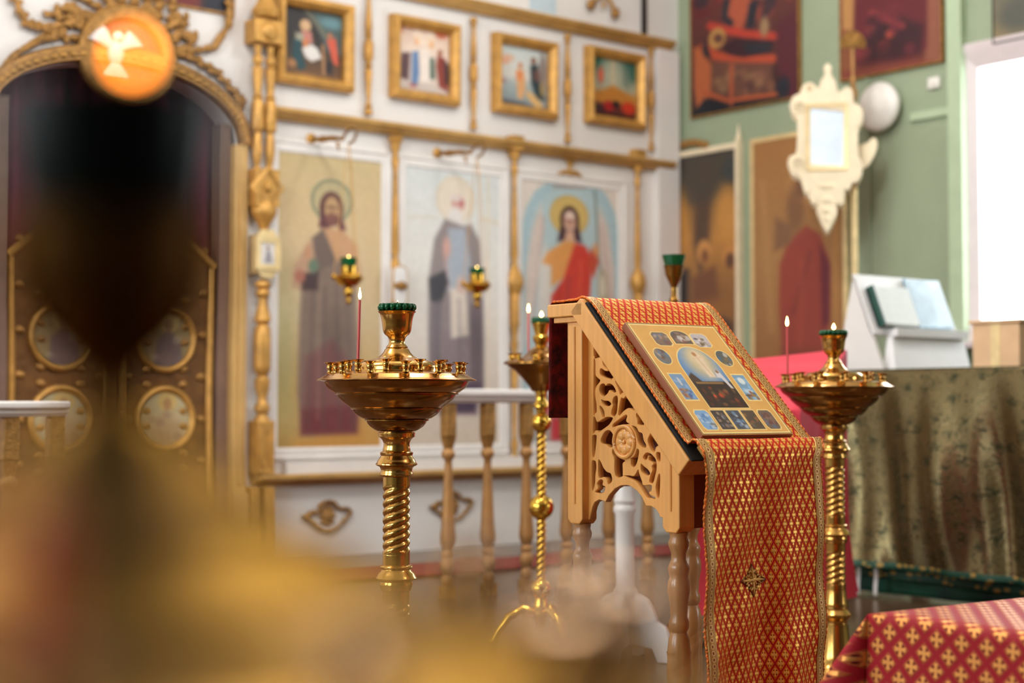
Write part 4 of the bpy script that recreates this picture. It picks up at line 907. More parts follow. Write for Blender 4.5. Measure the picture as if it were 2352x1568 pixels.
# ball-column stand behind the lectern
S1 = 5.9 / F_PX
def bprof(pts): return [(hw * S1, .9 + (934 - y) * S1) for y, hw in pts]
p = wpos(1243, 5.9); t = thing('candle_stand', p, 'slender brass candle stand with ball knops on a rope-twisted column, behind the lectern', 'candle stand', rz=VY)
m = MB(); m.lathe(bprof([(802, 24), (795, 13), (788, 14), (782, 18), (774, 19), (768, 14), (764, 15), (752, 18), (743, 21), (741, 20), (752, 15), (764, 1)]), n=32); m.build('cup_holder', 'brass_y', t)
m = MB(); m.lathe(bprof([(833, 83), (836, 86), (832, 86), (827, 78), (823, 50), (815, 38), (806, 28), (800, 22), (798, 12), (800, 1)]), n=56); m.build('candle_plate', 'brass_dk', t)
m = MB(); m.lathe(bprof([(834, 82), (842, 76), (852, 60), (864, 48), (880, 34), (890, 26), (898, 22), (900, 1)])[::-1], n=56); m.build('bowl', 'brass_dk', t)
m = MB(); m.lathe(bprof([(896, 16), (906, 13), (918, 12), (926, 16), (934, 17), (940, 12), (948, 12)])[::-1], n=32)
def ballprof(y, r): return bprof([(y + r * math.sin(a), max(10, r * math.cos(a))) for a in np.linspace(-1.45, 1.45, 15)])[::-1]
m.lathe(ballprof(970, 23), n=36); m.build('upper_knop', 'brass_y', t)
zt_, zb_ = .9 + (934 - 992) * S1, .9 + (934 - 1134) * S1
twisted(11.5 * S1, .28, zb_, zt_, 30 * S1, nz=150, fade=.006).build('rope_shaft', 'brass_y', t)
m = MB(); m.lathe(ballprof(1163, 29), n=40); m.build('middle_knop', 'brass_y', t)
zt_, zb_ = .9 + (934 - 1190) * S1, .9 + (934 - 1330) * S1
twisted(11.5 * S1, .28, zb_, zt_, 30 * S1, nz=150, fade=.006).build('rope_shaft', 'brass_y', t)
m = MB(); m.lathe(ballprof(1350, 24), n=36); m.lathe(bprof([(1370, 14), (1385, 16), (1400, 20), (1420, 14), (1440, 9), (1446, 1)])[::-1], n=28); m.build('lower_knop', 'brass_y', t)
for k in range(3):
    a = 2 * PI * k / 3 - PI / 2 + .55; ca, sa = math.cos(a), math.sin(a)
    m = MB(); m.tube([(ca * r * S1, sa * r * S1, .9 + (934 - y) * S1) for r, y in ((12, 1405), (40, 1396), (75, 1415), (100, 1450), (112, 1476))], [.016, .018, .016, .013, .014], 10); m.ball((ca * 112 * S1, sa * 112 * S1, .018), .018, 10); m.build('leg', 'brass_y', t)
sp = []
for k in range(10):
    a = PI / 2 + math.radians(24 - 36 * k); x, y = .114 * math.cos(a), .114 * math.sin(a); socket(t, x, y, .9 + (934 - 829) * S1, mat='brass_y'); sp.append((x, y))
R_ = Matrix.Rotation(VY, 3, 'Z'); zs = .9 + (934 - 829) * S1 + .0132
k = min(range(10), key=lambda i: abs(sp[i][0] + .056) + (0 if sp[i][1] > 0 else 1))
candle(p + R_ @ Vector((sp[k][0], sp[k][1], zs)), .176, .0037, (0, 0), 'lit thin red candle in the ball-knopped stand behind the lectern')
lamp_glass(p + Vector((0, 0, .9 + (934 - 742) * S1 - .003)),   .0345, .024, 'green glass lamp on the ball-knopped stand behind the lectern', scale_f=1.3, depth=.010)

# tall lamp stand half hidden by the lectern
S2 = 6.0 / F_PX; p = wpos(1549, 6.0); hz = lambda y: .9 + (934 - y) * S2
t = thing('lamp_stand', p, 'tall slim brass lamp stand behind the lectern, before the dark icons', 'lamp stand')
m = MB(); m.lathe([(.001, 0), (.11, 0), (.11, .01), (.09, .02), (.05, .05), (.02, .09), (.014, .14), (.02, .16), (.014, .18), (.013, hz(700)), (.02, hz(690)), (.013, hz(680)), (.012, hz(655))], n=28); m.build('pole', 'brass_far', t)
m = MB(); m.lathe([(.012, hz(660)), (.018, hz(650)), (.026, hz(640)), (.034, hz(630)), (.037, hz(614)), (.041, hz(610)), (.036, hz(610)), (.03, hz(628)), (.001, hz(634))], n=32); m.build('cup_holder', 'brass_far', t)
lt_ = thing('glass_lamp', p + Vector((0, 0, hz(611))), 'dark green glass cup on the tall lamp stand behind the lectern', 'lamp', 'green glass lamps in the candle stand cups')
m = MB(); m.lathe([(.001, -.02), (.027, -.02), (.034, 0), (.045, hz(585) - hz(611)), (.041, hz(585) - hz(611)), (.03, 0), (.001, -.015)], n=40, lobes=10, lobe_a=.05); m.build('cup', 'glass_green', lt_)

# stand right in front of the lens
S3 = .434 / F_PX
def fprof(pts): return [(max(hw, .5) * S3, .9 + (934 - y) * S3) for y, hw in pts]
p = wpos(255, .434); t = thing('candle_stand', p, 'brass candle stand close to the viewer, blurred, with one orange flame', 'candle stand')
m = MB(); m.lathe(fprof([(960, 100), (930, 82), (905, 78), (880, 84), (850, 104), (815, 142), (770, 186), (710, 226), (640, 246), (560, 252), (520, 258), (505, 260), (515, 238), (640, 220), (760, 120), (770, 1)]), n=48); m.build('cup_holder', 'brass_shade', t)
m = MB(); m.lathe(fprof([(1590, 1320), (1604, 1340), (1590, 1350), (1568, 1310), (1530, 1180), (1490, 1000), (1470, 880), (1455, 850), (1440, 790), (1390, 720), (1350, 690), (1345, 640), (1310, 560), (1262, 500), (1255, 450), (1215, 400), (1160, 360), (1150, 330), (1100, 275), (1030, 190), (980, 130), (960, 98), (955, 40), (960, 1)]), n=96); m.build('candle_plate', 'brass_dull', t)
m = MB(); m.lathe(fprof([(1592, 1318), (1650, 1240), (1740, 1050), (1900, 760), (2100, 480), (2250, 330), (2260, 1)])[::-1], n=72); m.build('bowl', 'brass_dk', t)
zb0 = .9 + (934 - 2250) * S3; m = twisted(.036, .13, .24, zb0 - .02, .036); m.lathe([(.036, zb0 - .022), (.042, zb0)], n=40); m.build('twisted_shaft', 'brass', t)
m = MB(); m.lathe([(.001, 0), (.15, 0), (.152, .014), (.12, .024), (.06, .06), (.045, .12), (.04, .2), (.048, .215), (.05, .23), (.036, .242)], n=48); m.build('foot', 'brass', t)
fs = []
for k in range(14):
    a = math.radians(8 + 360 / 14 * k); x, y = .142 * math.cos(a), .142 * math.sin(a); socket(t, x, y, .9 + (934 - 1525) * S3 - .0005, .9, 'brass_dk'); fs.append((x, y))
lt_ = thing('glass_lamp', p + Vector((0, 0, .9 + (934 - 512) * S3)), 'deep green glass lamp with an amber flame on the nearest blurred stand', 'lamp')
hg = 300 * S3
m = MB(); m.lathe([(.001, -.018), (.02, -.018), (.0255, -.004), (.028, .004), (.0305, hg * .6), (.0315, hg), (.0298, hg), (.0288, hg * .6), (.024, 0), (.001, -.014)], n=48); m.build('cup', 'glass_dark', lt_)
m = MB(); m.tube([(0, 0, -.012), (.003, 0, hg + .006)], .0012, 6); m.lathe([(.001, hg * .7), (.028, hg * .7), (.028, hg * .72), (.001, hg * .72)], n=24); m.build('wick', 'wick', lt_)
fx = RIGHT * (42 * S3)
flame(lt_, (fx.x, fx.y, .9 + (934 - 140) * S3 - (.9 + (934 - 512) * S3)), .0052, .0042, 'flame_orange')
lt_.name = 'glass_lamp'
front = sorted(range(14), key=lambda k: (Vector((fs[k][0], fs[k][1], 0)) - RIGHT * .02).dot(FWD) + 3 * abs((Vector((fs[k][0], fs[k][1], 0)) - RIGHT * .02).dot(RIGHT)))
for k, lb in ((front[0], 'orange-red unlit candle stub on the near rim of the nearest blurred stand'), (front[1], 'orange-red candle stub next to the other one on the nearest blurred stand')):
    c_ = thing('candle', p + Vector((fs[k][0], fs[k][1], .9 + (934 - 1525) * S3 + .0152)), lb, 'candle')
    m = MB(); m.tube([(0, 0, 0), (0, 0, .028), (.001, 0, .038)], [.0048, .0048, .0042], 12); m.build('wax_stick', 'wax_flame_lit', c_)
    m = MB(); m.tube([(.001, 0, .036), (.001, 0, .044)], .0009, 6); m.build('wick', 'wick', c_)

# ------------------------------------------------------------------ altar rails
def baluster(x, y, h, label, group):
    t = thing('baluster', (x, y, 0), label, 'baluster', group)
    m = MB(); s = .05
    m.box((0, 0, h - .08), (s * 1.15, s * 1.15, .16)); m.add([(-s * .575, -s * .575, h - .16), (s * .575, -s * .575, h - .16), (s * .575, s * .575, h - .16), (-s * .575, s * .575, h - .16), (-.018, -.018, h - .215), (.018, -.018, h - .215), (.018, .018, h - .215), (-.018, .018, h - .215)], [(0, 1, 5, 4), (1, 2, 6, 5), (2, 3, 7, 6), (3, 0, 4, 7)]); m.build('carved_block', 'gold_dark', t, bevel=.006)
    m = MB(); m.lathe([(.022, .06), (.03, .07), (.03, .1), (.02, .115), (.034, .14), (.036, .165), (.024, .19), (.03, .2), (.03, .215), (.022, .225), (.036, .26), (.038, .285), (.033, .33), (.019, h - .30), (.017, h - .275), (.02, h - .268), (.032, h - .25), (.032, h - .232), (.02, h - .216), (.016, h - .205)], n=20); m.build('turned_shaft', 'gold_brown', t)  # darker gilding on shaft and blocks carries their shade in the colour
    m = MB(); m.box((0, 0, .03), (.06, .06, .06)); m.build('foot_block', 'gold_dark', t)
    return t
yb = 5.9
def bal_x(px): return on_y(px, 907, yb).x
hr = on_y(1130, 893, yb).z; hr0 = on_y(1130, 925, yb).z
xs = [bal_x(v) for v in (1030, 1120, 1209, 1302, 1398, 1486)]
def rail(x0, x1, y, z0, z1, label):
    t = thing('altar_rail', ((x0 + x1) / 2, y, z0), label, 'rail', 'white altar rails'); L = x1 - x0; h = z1 - z0
    for nm, zc, d, hh in (('handrail', h * .72, .12, h * .5), ('under_rail', h * .3, .09, h * .36), ('fillet', h * .08, .07, h * .16)):
        m = MB(); m.box((0, 0, zc), (L, d, hh)); m.build(nm, 'white_gloss', t, bevel=.008)
rail(xs[0] - .12, xs[-1] + .1, yb, hr0, hr, 'white altar rail on gold balusters behind the lone candle stand')
GB = 'turned gold balusters under the altar rail behind the lectern'
for x, lb in zip(xs, ('turned gold baluster at the open rail end beside the lone candle stand', 'turned gold baluster, second from the open end of the altar rail', 'turned gold baluster, third from the open end, beside the ball-knopped stand', 'turned gold baluster hidden behind the rear post of the lectern', 'turned gold baluster through the lectern arch, just before the white pedestal', 'turned gold baluster through the lectern arch, just past the white pedestal')):
    baluster(x, yb, hr0, lb, GB)
xl1 = on_y(150, 938, 5.5).x; hl, hl0 = on_y(60, 920, 5.5).z, on_y(60, 957, 5.5).z
rail(xl1 - 1.3, xl1, 5.5, hl0, hl, 'white altar rail by the frame edge in front of the royal doors')
for px, lb in ((22, 'carved gold baluster under the rail before the royal doors'), (128, 'gold baluster at the end of the rail before the royal doors')):
    t = baluster(on_y(px, 1000, 5.5).x, 5.5, hl0, lb, 'gold balusters before the royal doors')

# white pedestal behind the lectern
p = wpos(1434, 5.6); t = thing('pedestal', p, 'white turned pedestal with scalloped feet, seen through the lectern arch', 'pedestal')
S4 = 5.6 / F_PX; hz = lambda y: .9 + (934 - y) * S4
m = MB(); m.lathe([(.03, hz(1375)), (.042, hz(1365)), (.042, hz(1352)), (.033, hz(1345)), (.033, hz(1180)), (.04, hz(1172)), (.04, hz(1164)), (.034, hz(1158)), (.04, hz(1148)), (.034, hz(1138)), (.031, hz(1060))], n=32); m.build('shaft', 'white_gloss', t)
m = MB(); m.lathe([(.001, hz(1062)), (.05, hz(1062)), (.11, hz(1048)), (.12, hz(1042)), (.12, hz(1036)), (.001, hz(1036))], n=40); m.build('top_plate', 'white_gloss', t)
for k in range(4):
    a = k * PI / 2 + .5; m = MB(); prof = [(.0, hz(1362)), (.05, hz(1360)), (.085, hz(1372)), (.105, hz(1395)), (.12, hz(1420)), (.15, hz(1432)), (.165, hz(1455)), (.17, .0), (.12, .0), (.1, .05), (.0, .06)]
    m.prism(prof, -.016, .016); m.build('foot', 'white_gloss', t, rz=a, bevel=.004)

# ------------------------------------------------------------------ lectern
LO = Vector((2.579, 2.9275, 0)); LYAW = math.radians(-2.73)
LM = Matrix.Translation(LO) @ Matrix.Rotation(LYAW, 4, 'Z')
lec = thing('lectern', LO, 'carved honey-coloured wooden lectern with sloping top, dressed in a red runner', 'lectern', rz=LYAW)
Wd, Dp, la_, lb_, hp, ht = .414, .406, .048, .057, .612, 1.156
# local: x across, -y towards the low side
def slope_z(b): return ht - (b - .076)
for x0 in (0, Wd - la_):
    for y0, zt_ in ((0, ht - .028), (Dp - lb_, slope_z(Dp - lb_) - .075)):
        m = MB(); cx_, cy_ = x0 + la_ / 2, -(y0 + lb_ / 2)
        poly = [(-lb_ / 2, zt_), (-lb_ / 2, hp + .012), (-lb_ * .3, hp), (lb_ * .3, hp), (lb_ / 2, hp + .012), (lb_ / 2, zt_)]
        if y0: poly = [(-lb_ / 2, zt_ - lb_ + .012), (-lb_ / 2, hp + .012), (-lb_ * .3, hp), (lb_ * .3, hp), (lb_ / 2, hp + .012), (lb_ / 2, zt_ + .012)]
        n = len(poly); vs = [(cx_ + s_ * la_ / 2, cy_ + y, z) for s_ in (-1, 1) for y, z in poly]
        m.add(vs, [tuple(range(n)), tuple(range(2 * n - 1, n - 1, -1))] + [(k, (k + 1) % n, (k + 1) % n + n, k + n) for k in range(n)])
        leg = m.build('leg', 'wood', lec, smooth=0, bevel=.003)
        m = MB(); sx = -1 if x0 == 0 else 1
        m.tube([(cx_ + sx * la_ / 2, cy_, hp + .05), (cx_ + sx * la_ / 2, cy_, zt_ - (.015 if y0 else .03))], .0042, 8); m.build('bead', 'wood', leg)
        m = MB(); m.lathe([(.014, 0), (.022, .004), (.024, .02), (.02, .04), (.018, .06), (.026, .08), (.027, .1), (.027, .34), (.024, .37), (.018, .385), (.023, .395), (.023, .41), (.019, .42), (.021, .45), (.026, .48), (.025, .50), (.021, .51), (.023, .52), (.025, .532), (.022, .54), (.017, .55), (.017, .565), (.023, .58), (.024, .59), (.02, .6), (.022, hp + .001)], (cx_, cy_, 0), 28); lg = m.build('turned_leg', 'wood_dk', leg)
        m = twisted(.0285, .14, .1, .34, .12, nt=36, nz=60); m.v = [(a + cx_, b + cy_, c_) for a, b, c_ in m.v]; m.build('twist', 'wood_dk', leg)
# top beam, step moulding, sloping board
m = MB(); m.box((Wd / 2, -.006, ht - .0165), (Wd + .028, .138, .033)); m.build('top_beam', 'wood', lec, bevel=.003)
m = MB(); m.box((Wd / 2, -.008, ht - .040), (Wd + .012, .11, .014)); m.build('step_moulding', 'wood', lec, bevel=.002)
th_ = .05; bA, bB = .062, .452; nA = Vector((0, -1, 1)).normalized()
def slope_pt(x, s, off=0.0):                            # s measured down the slope from the break
    q = Vector((x, -(.076 + s * math.sqrt(.5)), ht - s * math.sqrt(.5))); return q + Vector((0, -math.sqrt(.5), math.sqrt(.5))) * off
m = MB(); vs = []
for x in (-.014, Wd + .014):
    vs += [slope_pt(x, -.014), slope_pt(x, .533), slope_pt(x, .533, -th_), slope_pt(x, -.02, -th_)]
m.add(vs, [(0, 1, 2, 3), (7, 6, 5, 4), (0, 4, 5, 1), (1, 5, 6, 2), (2, 6, 7, 3), (3, 7, 4, 0)]); m.build('sloping_board', 'wood', lec, smooth=0, bevel=.003)
m = MB(); vs = []
for x in (-.007, Wd + .007):
    vs += [slope_pt(x, .004), slope_pt(x, .535), slope_pt(x, .535, .004), slope_pt(x, .004, .004)]
m.add(vs, [(0, 1, 2, 3), (7, 6, 5, 4), (0, 4, 5, 1), (1, 5, 6, 2), (2, 6, 7, 3), (3, 7, 4, 0)]); m.build('felt_lining', 'felt', lec, smooth=0)

# fretwork sides: openings traced in photograph pixels, laid on the side plane
LMi = LM.inverted(); SIDE_X = .030
def side(px, py):
    P0 = LM @ Vector((SIDE_X - .009, 0, 0)); n = (LM.to_3x3() @ Vector((1, 0, 0)))
    d = ray(px, py); k = (P0 - CAM).dot(n) / d.dot(n); q = LMi @ (CAM + d * k); return (-q.y, q.z)
def A(pts): return [side(1340 + x / 7.125, 780 + y / 7.125) for x, y in pts]
def B(pts): return [side(1340 + x / 6.53, 960 + y / 6.53) for x, y in pts]
H_ = [A([(170, 66), (240, 165), (300, 262), (235, 302), (168, 290)]), A([(165, 330), (196, 360), (198, 560), (225, 610), (272, 655), (262, 700), (205, 780), (192, 900), (214, 1060), (215, 1180), (190, 1210), (160, 1195)]),
      A([(312, 300), (350, 320), (440, 450), (515, 580), (470, 640), (470, 668), (420, 645), (340, 625), (275, 580), (262, 500), (290, 462), (350, 500), (400, 500), (330, 430), (306, 350)]),
      A([(530, 615), (560, 640), (700, 850), (640, 870), (600, 905), (575, 830), (520, 690)]),
      A([(300, 715), (345, 718), (362, 745), (410, 712), (480, 740), (532, 830), (520, 870), (460, 860), (425, 830), (395, 880), (335, 930), (285, 910), (256, 840), (262, 760)]),
      A([(285, 975), (340, 992), (405, 995), (455, 1042), (430, 1085), (370, 1098), (310, 1060)]),
      A([(540, 910), (562, 950), (560, 1060), (545, 1190), (500, 1260), (452, 1235), (455, 1160), (480, 1080), (470, 1030), (485, 950)]),
      A([(265, 1075), (300, 1095), (342, 1180), (345, 1280), (310, 1270), (285, 1200), (262, 1130)]),
      A([(615, 945), (655, 955), (735, 890), (840, 1040), (885, 1130), (820, 1160), (740, 1125), (660, 1170), (590, 1245), (565, 1220), (580, 1100)]),
      A([(690, 1222), (718, 1250), (700, 1330), (760, 1380), (650, 1395), (560, 1410), (480, 1440), (480, 1380), (590, 1290)]),
      A([(900, 1170), (950, 1230), (1090, 1450), (1050, 1440), (1008, 1345), (980, 1400), (890, 1390), (880, 1310), (858, 1250), (865, 1200)]),
      A([(160, 1250), (190, 1265), (225, 1340), (300, 1300), (370, 1260), (480, 1275), (430, 1380), (360, 1440), (290, 1490), (250, 1520), (200, 1490), (150, 1540)]),
      B([(150, 250), (190, 250), (198, 300), (180, 480), (160, 580), (130, 575), (125, 300)]), B([(330, 190), (390, 178), (440, 240), (452, 330), (440, 430), (380, 445), (330, 400), (270, 385), (255, 320), (290, 240)]),
      B([(430, 470), (460, 465), (490, 520), (525, 580), (580, 610), (630, 640), (590, 680), (590, 760), (590, 840), (580, 880), (490, 890), (462, 780), (460, 620), (430, 540)]),
      B([(720, 110), (790, 130), (830, 200), (880, 225), (905, 330), (940, 400), (930, 450), (870, 440), (820, 370), (790, 260), (750, 170)]), B([(1030, 200), (1080, 240), (1155, 360), (1150, 400), (1090, 440), (1065, 520), (1020, 490), (970, 390), (965, 300)]),
      B([(800, 455), (835, 490), (820, 600), (790, 700), (745, 745), (710, 700), (705, 620), (690, 605), (760, 560)]), B([(940, 515), (1010, 530), (1080, 610), (1100, 730), (1080, 850), (1040, 980), (985, 960), (1000, 860), (1030, 780), (1020, 720), (1045, 680), (980, 640), (970, 570), (950, 620), (910, 635), (890, 580)]),
      B([(860, 680), (910, 720), (960, 760), (1000, 820), (985, 860), (920, 860), (860, 790)]), B([(820, 765), (838, 830), (880, 950), (900, 1000), (1020, 1000), (1020, 1090), (985, 1115), (1010, 1150), (1075, 1180), (1070, 1220), (1010, 1205), (950, 1195), (870, 1070), (770, 950), (650, 890), (600, 860), (680, 855), (760, 860)]),
      B([(1090, 515), (1145, 510), (1155, 560), (1150, 650), (1125, 655), (1095, 600)]), B([(1125, 840), (1150, 850), (1148, 1050), (1135, 1190), (1105, 1185), (1080, 1040), (1100, 920)]),
      B([(150, 630), (185, 650), (195, 740), (180, 850), (175, 970), (150, 1070), (122, 1060), (120, 680)]), B([(220, 630), (260, 650), (300, 740), (350, 800), (410, 830), (430, 940), (370, 1000), (345, 930), (300, 890), (225, 890)]), B([(270, 915), (295, 940), (290, 1000), (330, 1030), (300, 1120), (190, 1125), (175, 1090), (215, 1050), (200, 980), (230, 930)])]
H_ = [smooth_loop(h, 5) for h in H_]
def ring_poly(b0, z0, r, n=28): return [(b0 + r * math.cos(2 * PI * k / n), z0 + r * math.sin(2 * PI * k / n)) for k in range(n)]
bl, br_ = lb_ - .002, Dp - lb_ + .002
aL = side(1365, 1152); a1 = side(1390, 1140); a2 = side(1432, 1115); a3 = side(1480, 1140); aR = side(1518, 1160)
outer = [(bl, slope_z(bl) - .062), (bl, hp + .012)]
e0 = B([(130, 1330), (165, 1255), (230, 1215), (300, 1232), (330, 1250), (380, 1150), (470, 1050), (560, 1003), (640, 998), (700, 1010), (800, 1080), (880, 1180), (940, 1310), (1010, 1310), (1080, 1350), (1130, 1420), (1150, 1475)])
outer += [(bl + .004, hp + .012)] + [(b, max(hp + .005, z)) for b, z in e0] + [(br_ - .004, e0[-1][1] - .004), (br_, e0[-1][1] - .004), (br_, slope_z(br_) - .062)]
for x_ in (SIDE_X, Wd - SIDE_X):
    o = plate_with_holes('carved_side_panel', [(-b, z) for b, z in outer], [[(-b, z) for b, z in h] for h in H_], .018, 'wood', lec)
    o.rotation_euler = (0, 0, PI / 2); o.location = (x_, 0, 0)
    # plate is drawn in (x, z) with thickness along y: turned so that its length runs front to back
    c_ = B([(615, 355)])[0]; m = MB(); sg = -1 if x_ < Wd / 2 else 1
    pts = [(x_ + sg * .010, -(c_[0] + .037 * math.cos(q)), c_[1] + .037 * math.sin(q)) for q in np.linspace(0, 2 * PI, 30)]
    m.tube(pts, .0052, 8); ros = m.build('rosette_ring', 'wood', lec)
    m = MB()
    for k in range(8):
        q = k * PI / 4; m.ball((x_ + sg * .0095, -(c_[0] + .019 * math.cos(q)), c_[1] + .019 * math.sin(q)), (.004, .012, .012), 8)
    m.ball((x_ + sg * .011, -c_[0], c_[1]), (.004, .005, .005), 8); m.build('rosette_petals', 'wood', ros)
m = MB(); m.box((Wd / 2, -.03, (ht - .05 + .70) / 2), (Wd - 2 * la_ + .004, .012, ht - .05 - .70)); m.build('back_panel', 'rose_wood', lec)
zf = slope_z(Dp - lb_ / 2) - .075; m = MB(); m.box((Wd / 2, -(Dp - lb_ / 2), (zf + .62) / 2), (Wd - 2 * la_ + .004, .012, zf - .62)); m.build('front_panel', 'rose_wood', lec)  # front panel added to keep the inside of the lectern dark
m = MB(); vs = []
for x in (.03, Wd - .03):
    vs += [slope_pt(x, .497, .004), slope_pt(x, .533, .004), slope_pt(x, .533, .030), slope_pt(x, .497, .030)]
m.add(vs, [(0, 1, 2, 3), (7, 6, 5, 4), (0, 4, 5, 1), (1, 5, 6, 2), (2, 6, 7, 3), (3, 7, 4, 0)]); m.build('book_ledge', 'wood', lec, smooth=0, bevel=.003)

# the runner that covers it (thing of its own)
CW0, CW1 = .004, .390; rlen = .27
path = [(.080, .872), (.0795, 1.0), (.078, 1.1), (.074, 1.150), (.066, ht + .008), (.03, ht + .0085), (-.03, ht + .0095), (-.060, ht + .0135)]
path += [(lambda q: (q.y, q.z))(slope_pt(0, s, .009)) for s in (.02, .1, .2, .3, .4, .482)]
path += [(lambda q: (q.y, q.z))(slope_pt(0, s, o_)) for s, o_ in ((.493, .018), (.499, .033))]
q0 = slope_pt(0, .527, .0345); path += [(q0.y, q0.z), (q0.y - .006, q0.z - .014), (q0.y - .008, q0.z - .05), (q0.y - .008, .6), (q0.y - .009, .4), (q0.y - .010, .2), (q0.y - .012, .07)]
PP = [np.array(q) for q in path]; dens = []
for i in range(len(PP) - 1):
    p0, p1, p2, p3 = PP[max(i - 1, 0)], PP[i], PP[i + 1], PP[min(i + 2, len(PP) - 1)]
    n = max(2, int(np.linalg.norm(p2 - p1) / .006))
    for k in range(n):
        f = k / n; dens.append(p1 + (p2 - p1) * f if np.linalg.norm(p2 - p1) > .12 else .5 * ((2 * p1) + (-p0 + p2) * f + (2 * p0 - 5 * p1 + 4 * p2 - p3) * f * f + (-p0 + 3 * p1 - 3 * p2 + p3) * f ** 3))
dens.append(PP[-1]); dens = np.array(dens); acc = np.concatenate([[0], np.cumsum(np.linalg.norm(np.diff(dens, axis=0), axis=1))]); LT = acc[-1]
tz = np.gradient(dens, axis=0); tz /= np.linalg.norm(tz, axis=1)[:, None]
hang0 = acc[int(np.argmin(np.abs(dens[:, 0] - q0.y) + np.abs(dens[:, 1] - q0.z)))]
def runner_pt(x, s, off=0.0):
    y = np.interp(s, acc, dens[:, 0]); z = np.interp(s, acc, dens[:, 1]); ty = np.interp(s, acc, tz[:, 0]); tq = np.interp(s, acc, tz[:, 1])
    ny, nz = tq, -ty
    k = np.clip((s - hang0) / .5, 0, 1); u = (x - CW0) / (CW1 - CW0)
    w = k ** .7 * (.013 * math.sin(2 * PI * (1.35 * u + .1) + .5 * k) + .007 * math.sin(2 * PI * (3.1 * u + .3) - 1.2 * k)) + (k ** .5) * .006 * math.sin(9 * u + 14 * k)
    d = math.exp(-(((s - hang0 - .06) / .06) ** 2)) * .006 * math.sin(2 * PI * (1.8 * u + 3 * (s - hang0)))
    k2 = np.clip((hang0 - s - .9) / .2, 0, 1); w2 = k2 * .004 * math.sin(30 * u)
    o_ = off + w + d + w2
    # outside of the cloth: away from the wood
    xx = x + k * .012 * (u - .5) - .006 * k + (.014 * u if s < hang0 - .02 else .014 * u * max(0, (hang0 + .03 - s) / .05) if s < hang0 + .03 else 0) + (.014 * u if s < hang0 - .02 else .014 * u * max(0, (hang0 + .03 - s) / .05) if s < hang0 + .03 else 0)
    return (xx, y - abs(ny) * o_ if s > hang0 else y + (-.0 + (o_ if s < .25 else 0)), z + (nz if nz > 0 else -nz) * o_ if .35 < s < hang0 + .02 else z)
cl = thing('lectern_runner', LO, 'red and gold cross-patterned runner draped over the lectern and its front', 'cloth', rz=LYAW)
m = MB(); nS = 300
m.grid(64, nS, lambda u, v: runner_pt(CW0 + (CW1 - CW0) * u, .29 + (LT - .29) * v), lambda u, v: ((CW1 - CW0) * u, (LT - .29) * v)); m.build('brocade', 'red_brocade', cl, solid=.0012, recalc=False)
m = MB(); m.grid(40, 60, lambda u, v: runner_pt(CW0 + (CW1 - CW0) * u, .292 * v), lambda u, v: ((CW1 - CW0) * u, .29 * v)); m.build('back_fall', 'velvet', cl, solid=.0012, recalc=False)
for a, b in ((.004, .027), (CW1 - CW0 - .027, CW1 - CW0 - .004)):
    m = MB(); m.grid(6, nS, lambda u, v, a=a, b=b: runner_pt(CW0 + a + (b - a) * u, .30 + (LT - .302) * v, .0016), lambda u, v: (u, LT * v)); m.build('lace_band', 'lace', cl, solid=.0012, recalc=False)
for x in (CW0 + .001, CW1 - .001):
    m = MB(); m.tube([Vector(runner_pt(x + .0016 * math.sin(k * 1.9), .30 + (LT - .302) * k / 360, .001)) for k in range(361)], .0026, 6, bumps=.3); m.build('fringe', 'fringe', cl)
zc = .632; sc_ = np.interp(-zc, -dens[-200:, 1], acc[-200:]) if False else None
sC = float(acc[np.argmin(np.abs(dens[:, 1] - .505) + np.where(acc < hang0, 9, 0))]); xC = .168
m = MB()
def emb(dx, dz, off=.004): return Vector(runner_pt(xC + dx, sC - dz, off))
for k in range(4):
    a = k * PI / 2; ca, sa = round(math.cos(a)), round(math.sin(a))
    R2 = lambda x, z: emb((x * ca - z * sa) * 1.05, (x * sa + z * ca) * .92)
    m.tube([R2(.004, 0), R2(.014, 0), R2(.024, 0), R2(.034, 0)], [.003, .0035, .003, .001], 6)
    m.tube([R2(.018, .002), R2(.024, .009), R2(.02, .013), R2(.015, .010)], [.002, .0025, .0025, .002], 6); m.tube([R2(.018, -.002), R2(.024, -.009), R2(.02, -.013), R2(.015, -.010)], [.002, .0025, .0025, .002], 6)
    m.tube([R2(.006, .006), R2(.010, .010)], [.002, .003], 6)
m.ball(emb(0, 0), (.005, .003, .005), 8); ec = m.build('embroidered_cross', 'embroid', cl)
m = MB(); m.tube([emb((.038 if k % 2 == 0 else .02) * math.cos(k * PI / 4) * 1.06, (.038 if k % 2 == 0 else .02) * math.sin(k * PI / 4) * .95, .002) for k in range(9)], .0016, 6); m.build('cord_outline', 'embroid_dk', ec)

# the festal icon lying on it
IX0, IX1, IS0, IS1 = .040, .336, .105, .486
ic = thing('festal_icon', LM @ slope_pt((IX0 + IX1) / 2, (IS0 + IS1) / 2, .0125), 'gold festal icon with a central scene ringed by twelve small ones, lying on the lectern', 'icon')
ic.rotation_euler = (math.radians(-45), 0, LYAW)
w_, h_ = IX1 - IX0, IS1 - IS0
m = MB(); m.box((0, 0, 0), (w_ + .004, .001, h_ + .004)); m = MB(); m.box((0, -.010, 0), (w_, .019, h_)); m.build('board', 'rose_wood', ic, bevel=.0015)
Q = [(0, 0), (1000, 0), (1000, 1290), (0, 1290)]; G = (226, 170, 92); GE = (246, 214, 140)
cv = Canvas(Q, 250, 322, G); cv.grad([(0, (226, 176, 100)), (.5, (222, 166, 88)), (1, (218, 158, 74))])
def rect(x, y, w, h): return [(x - w, y - h), (x + w, y - h), (x + w, y + h), (x - w, y + h)]
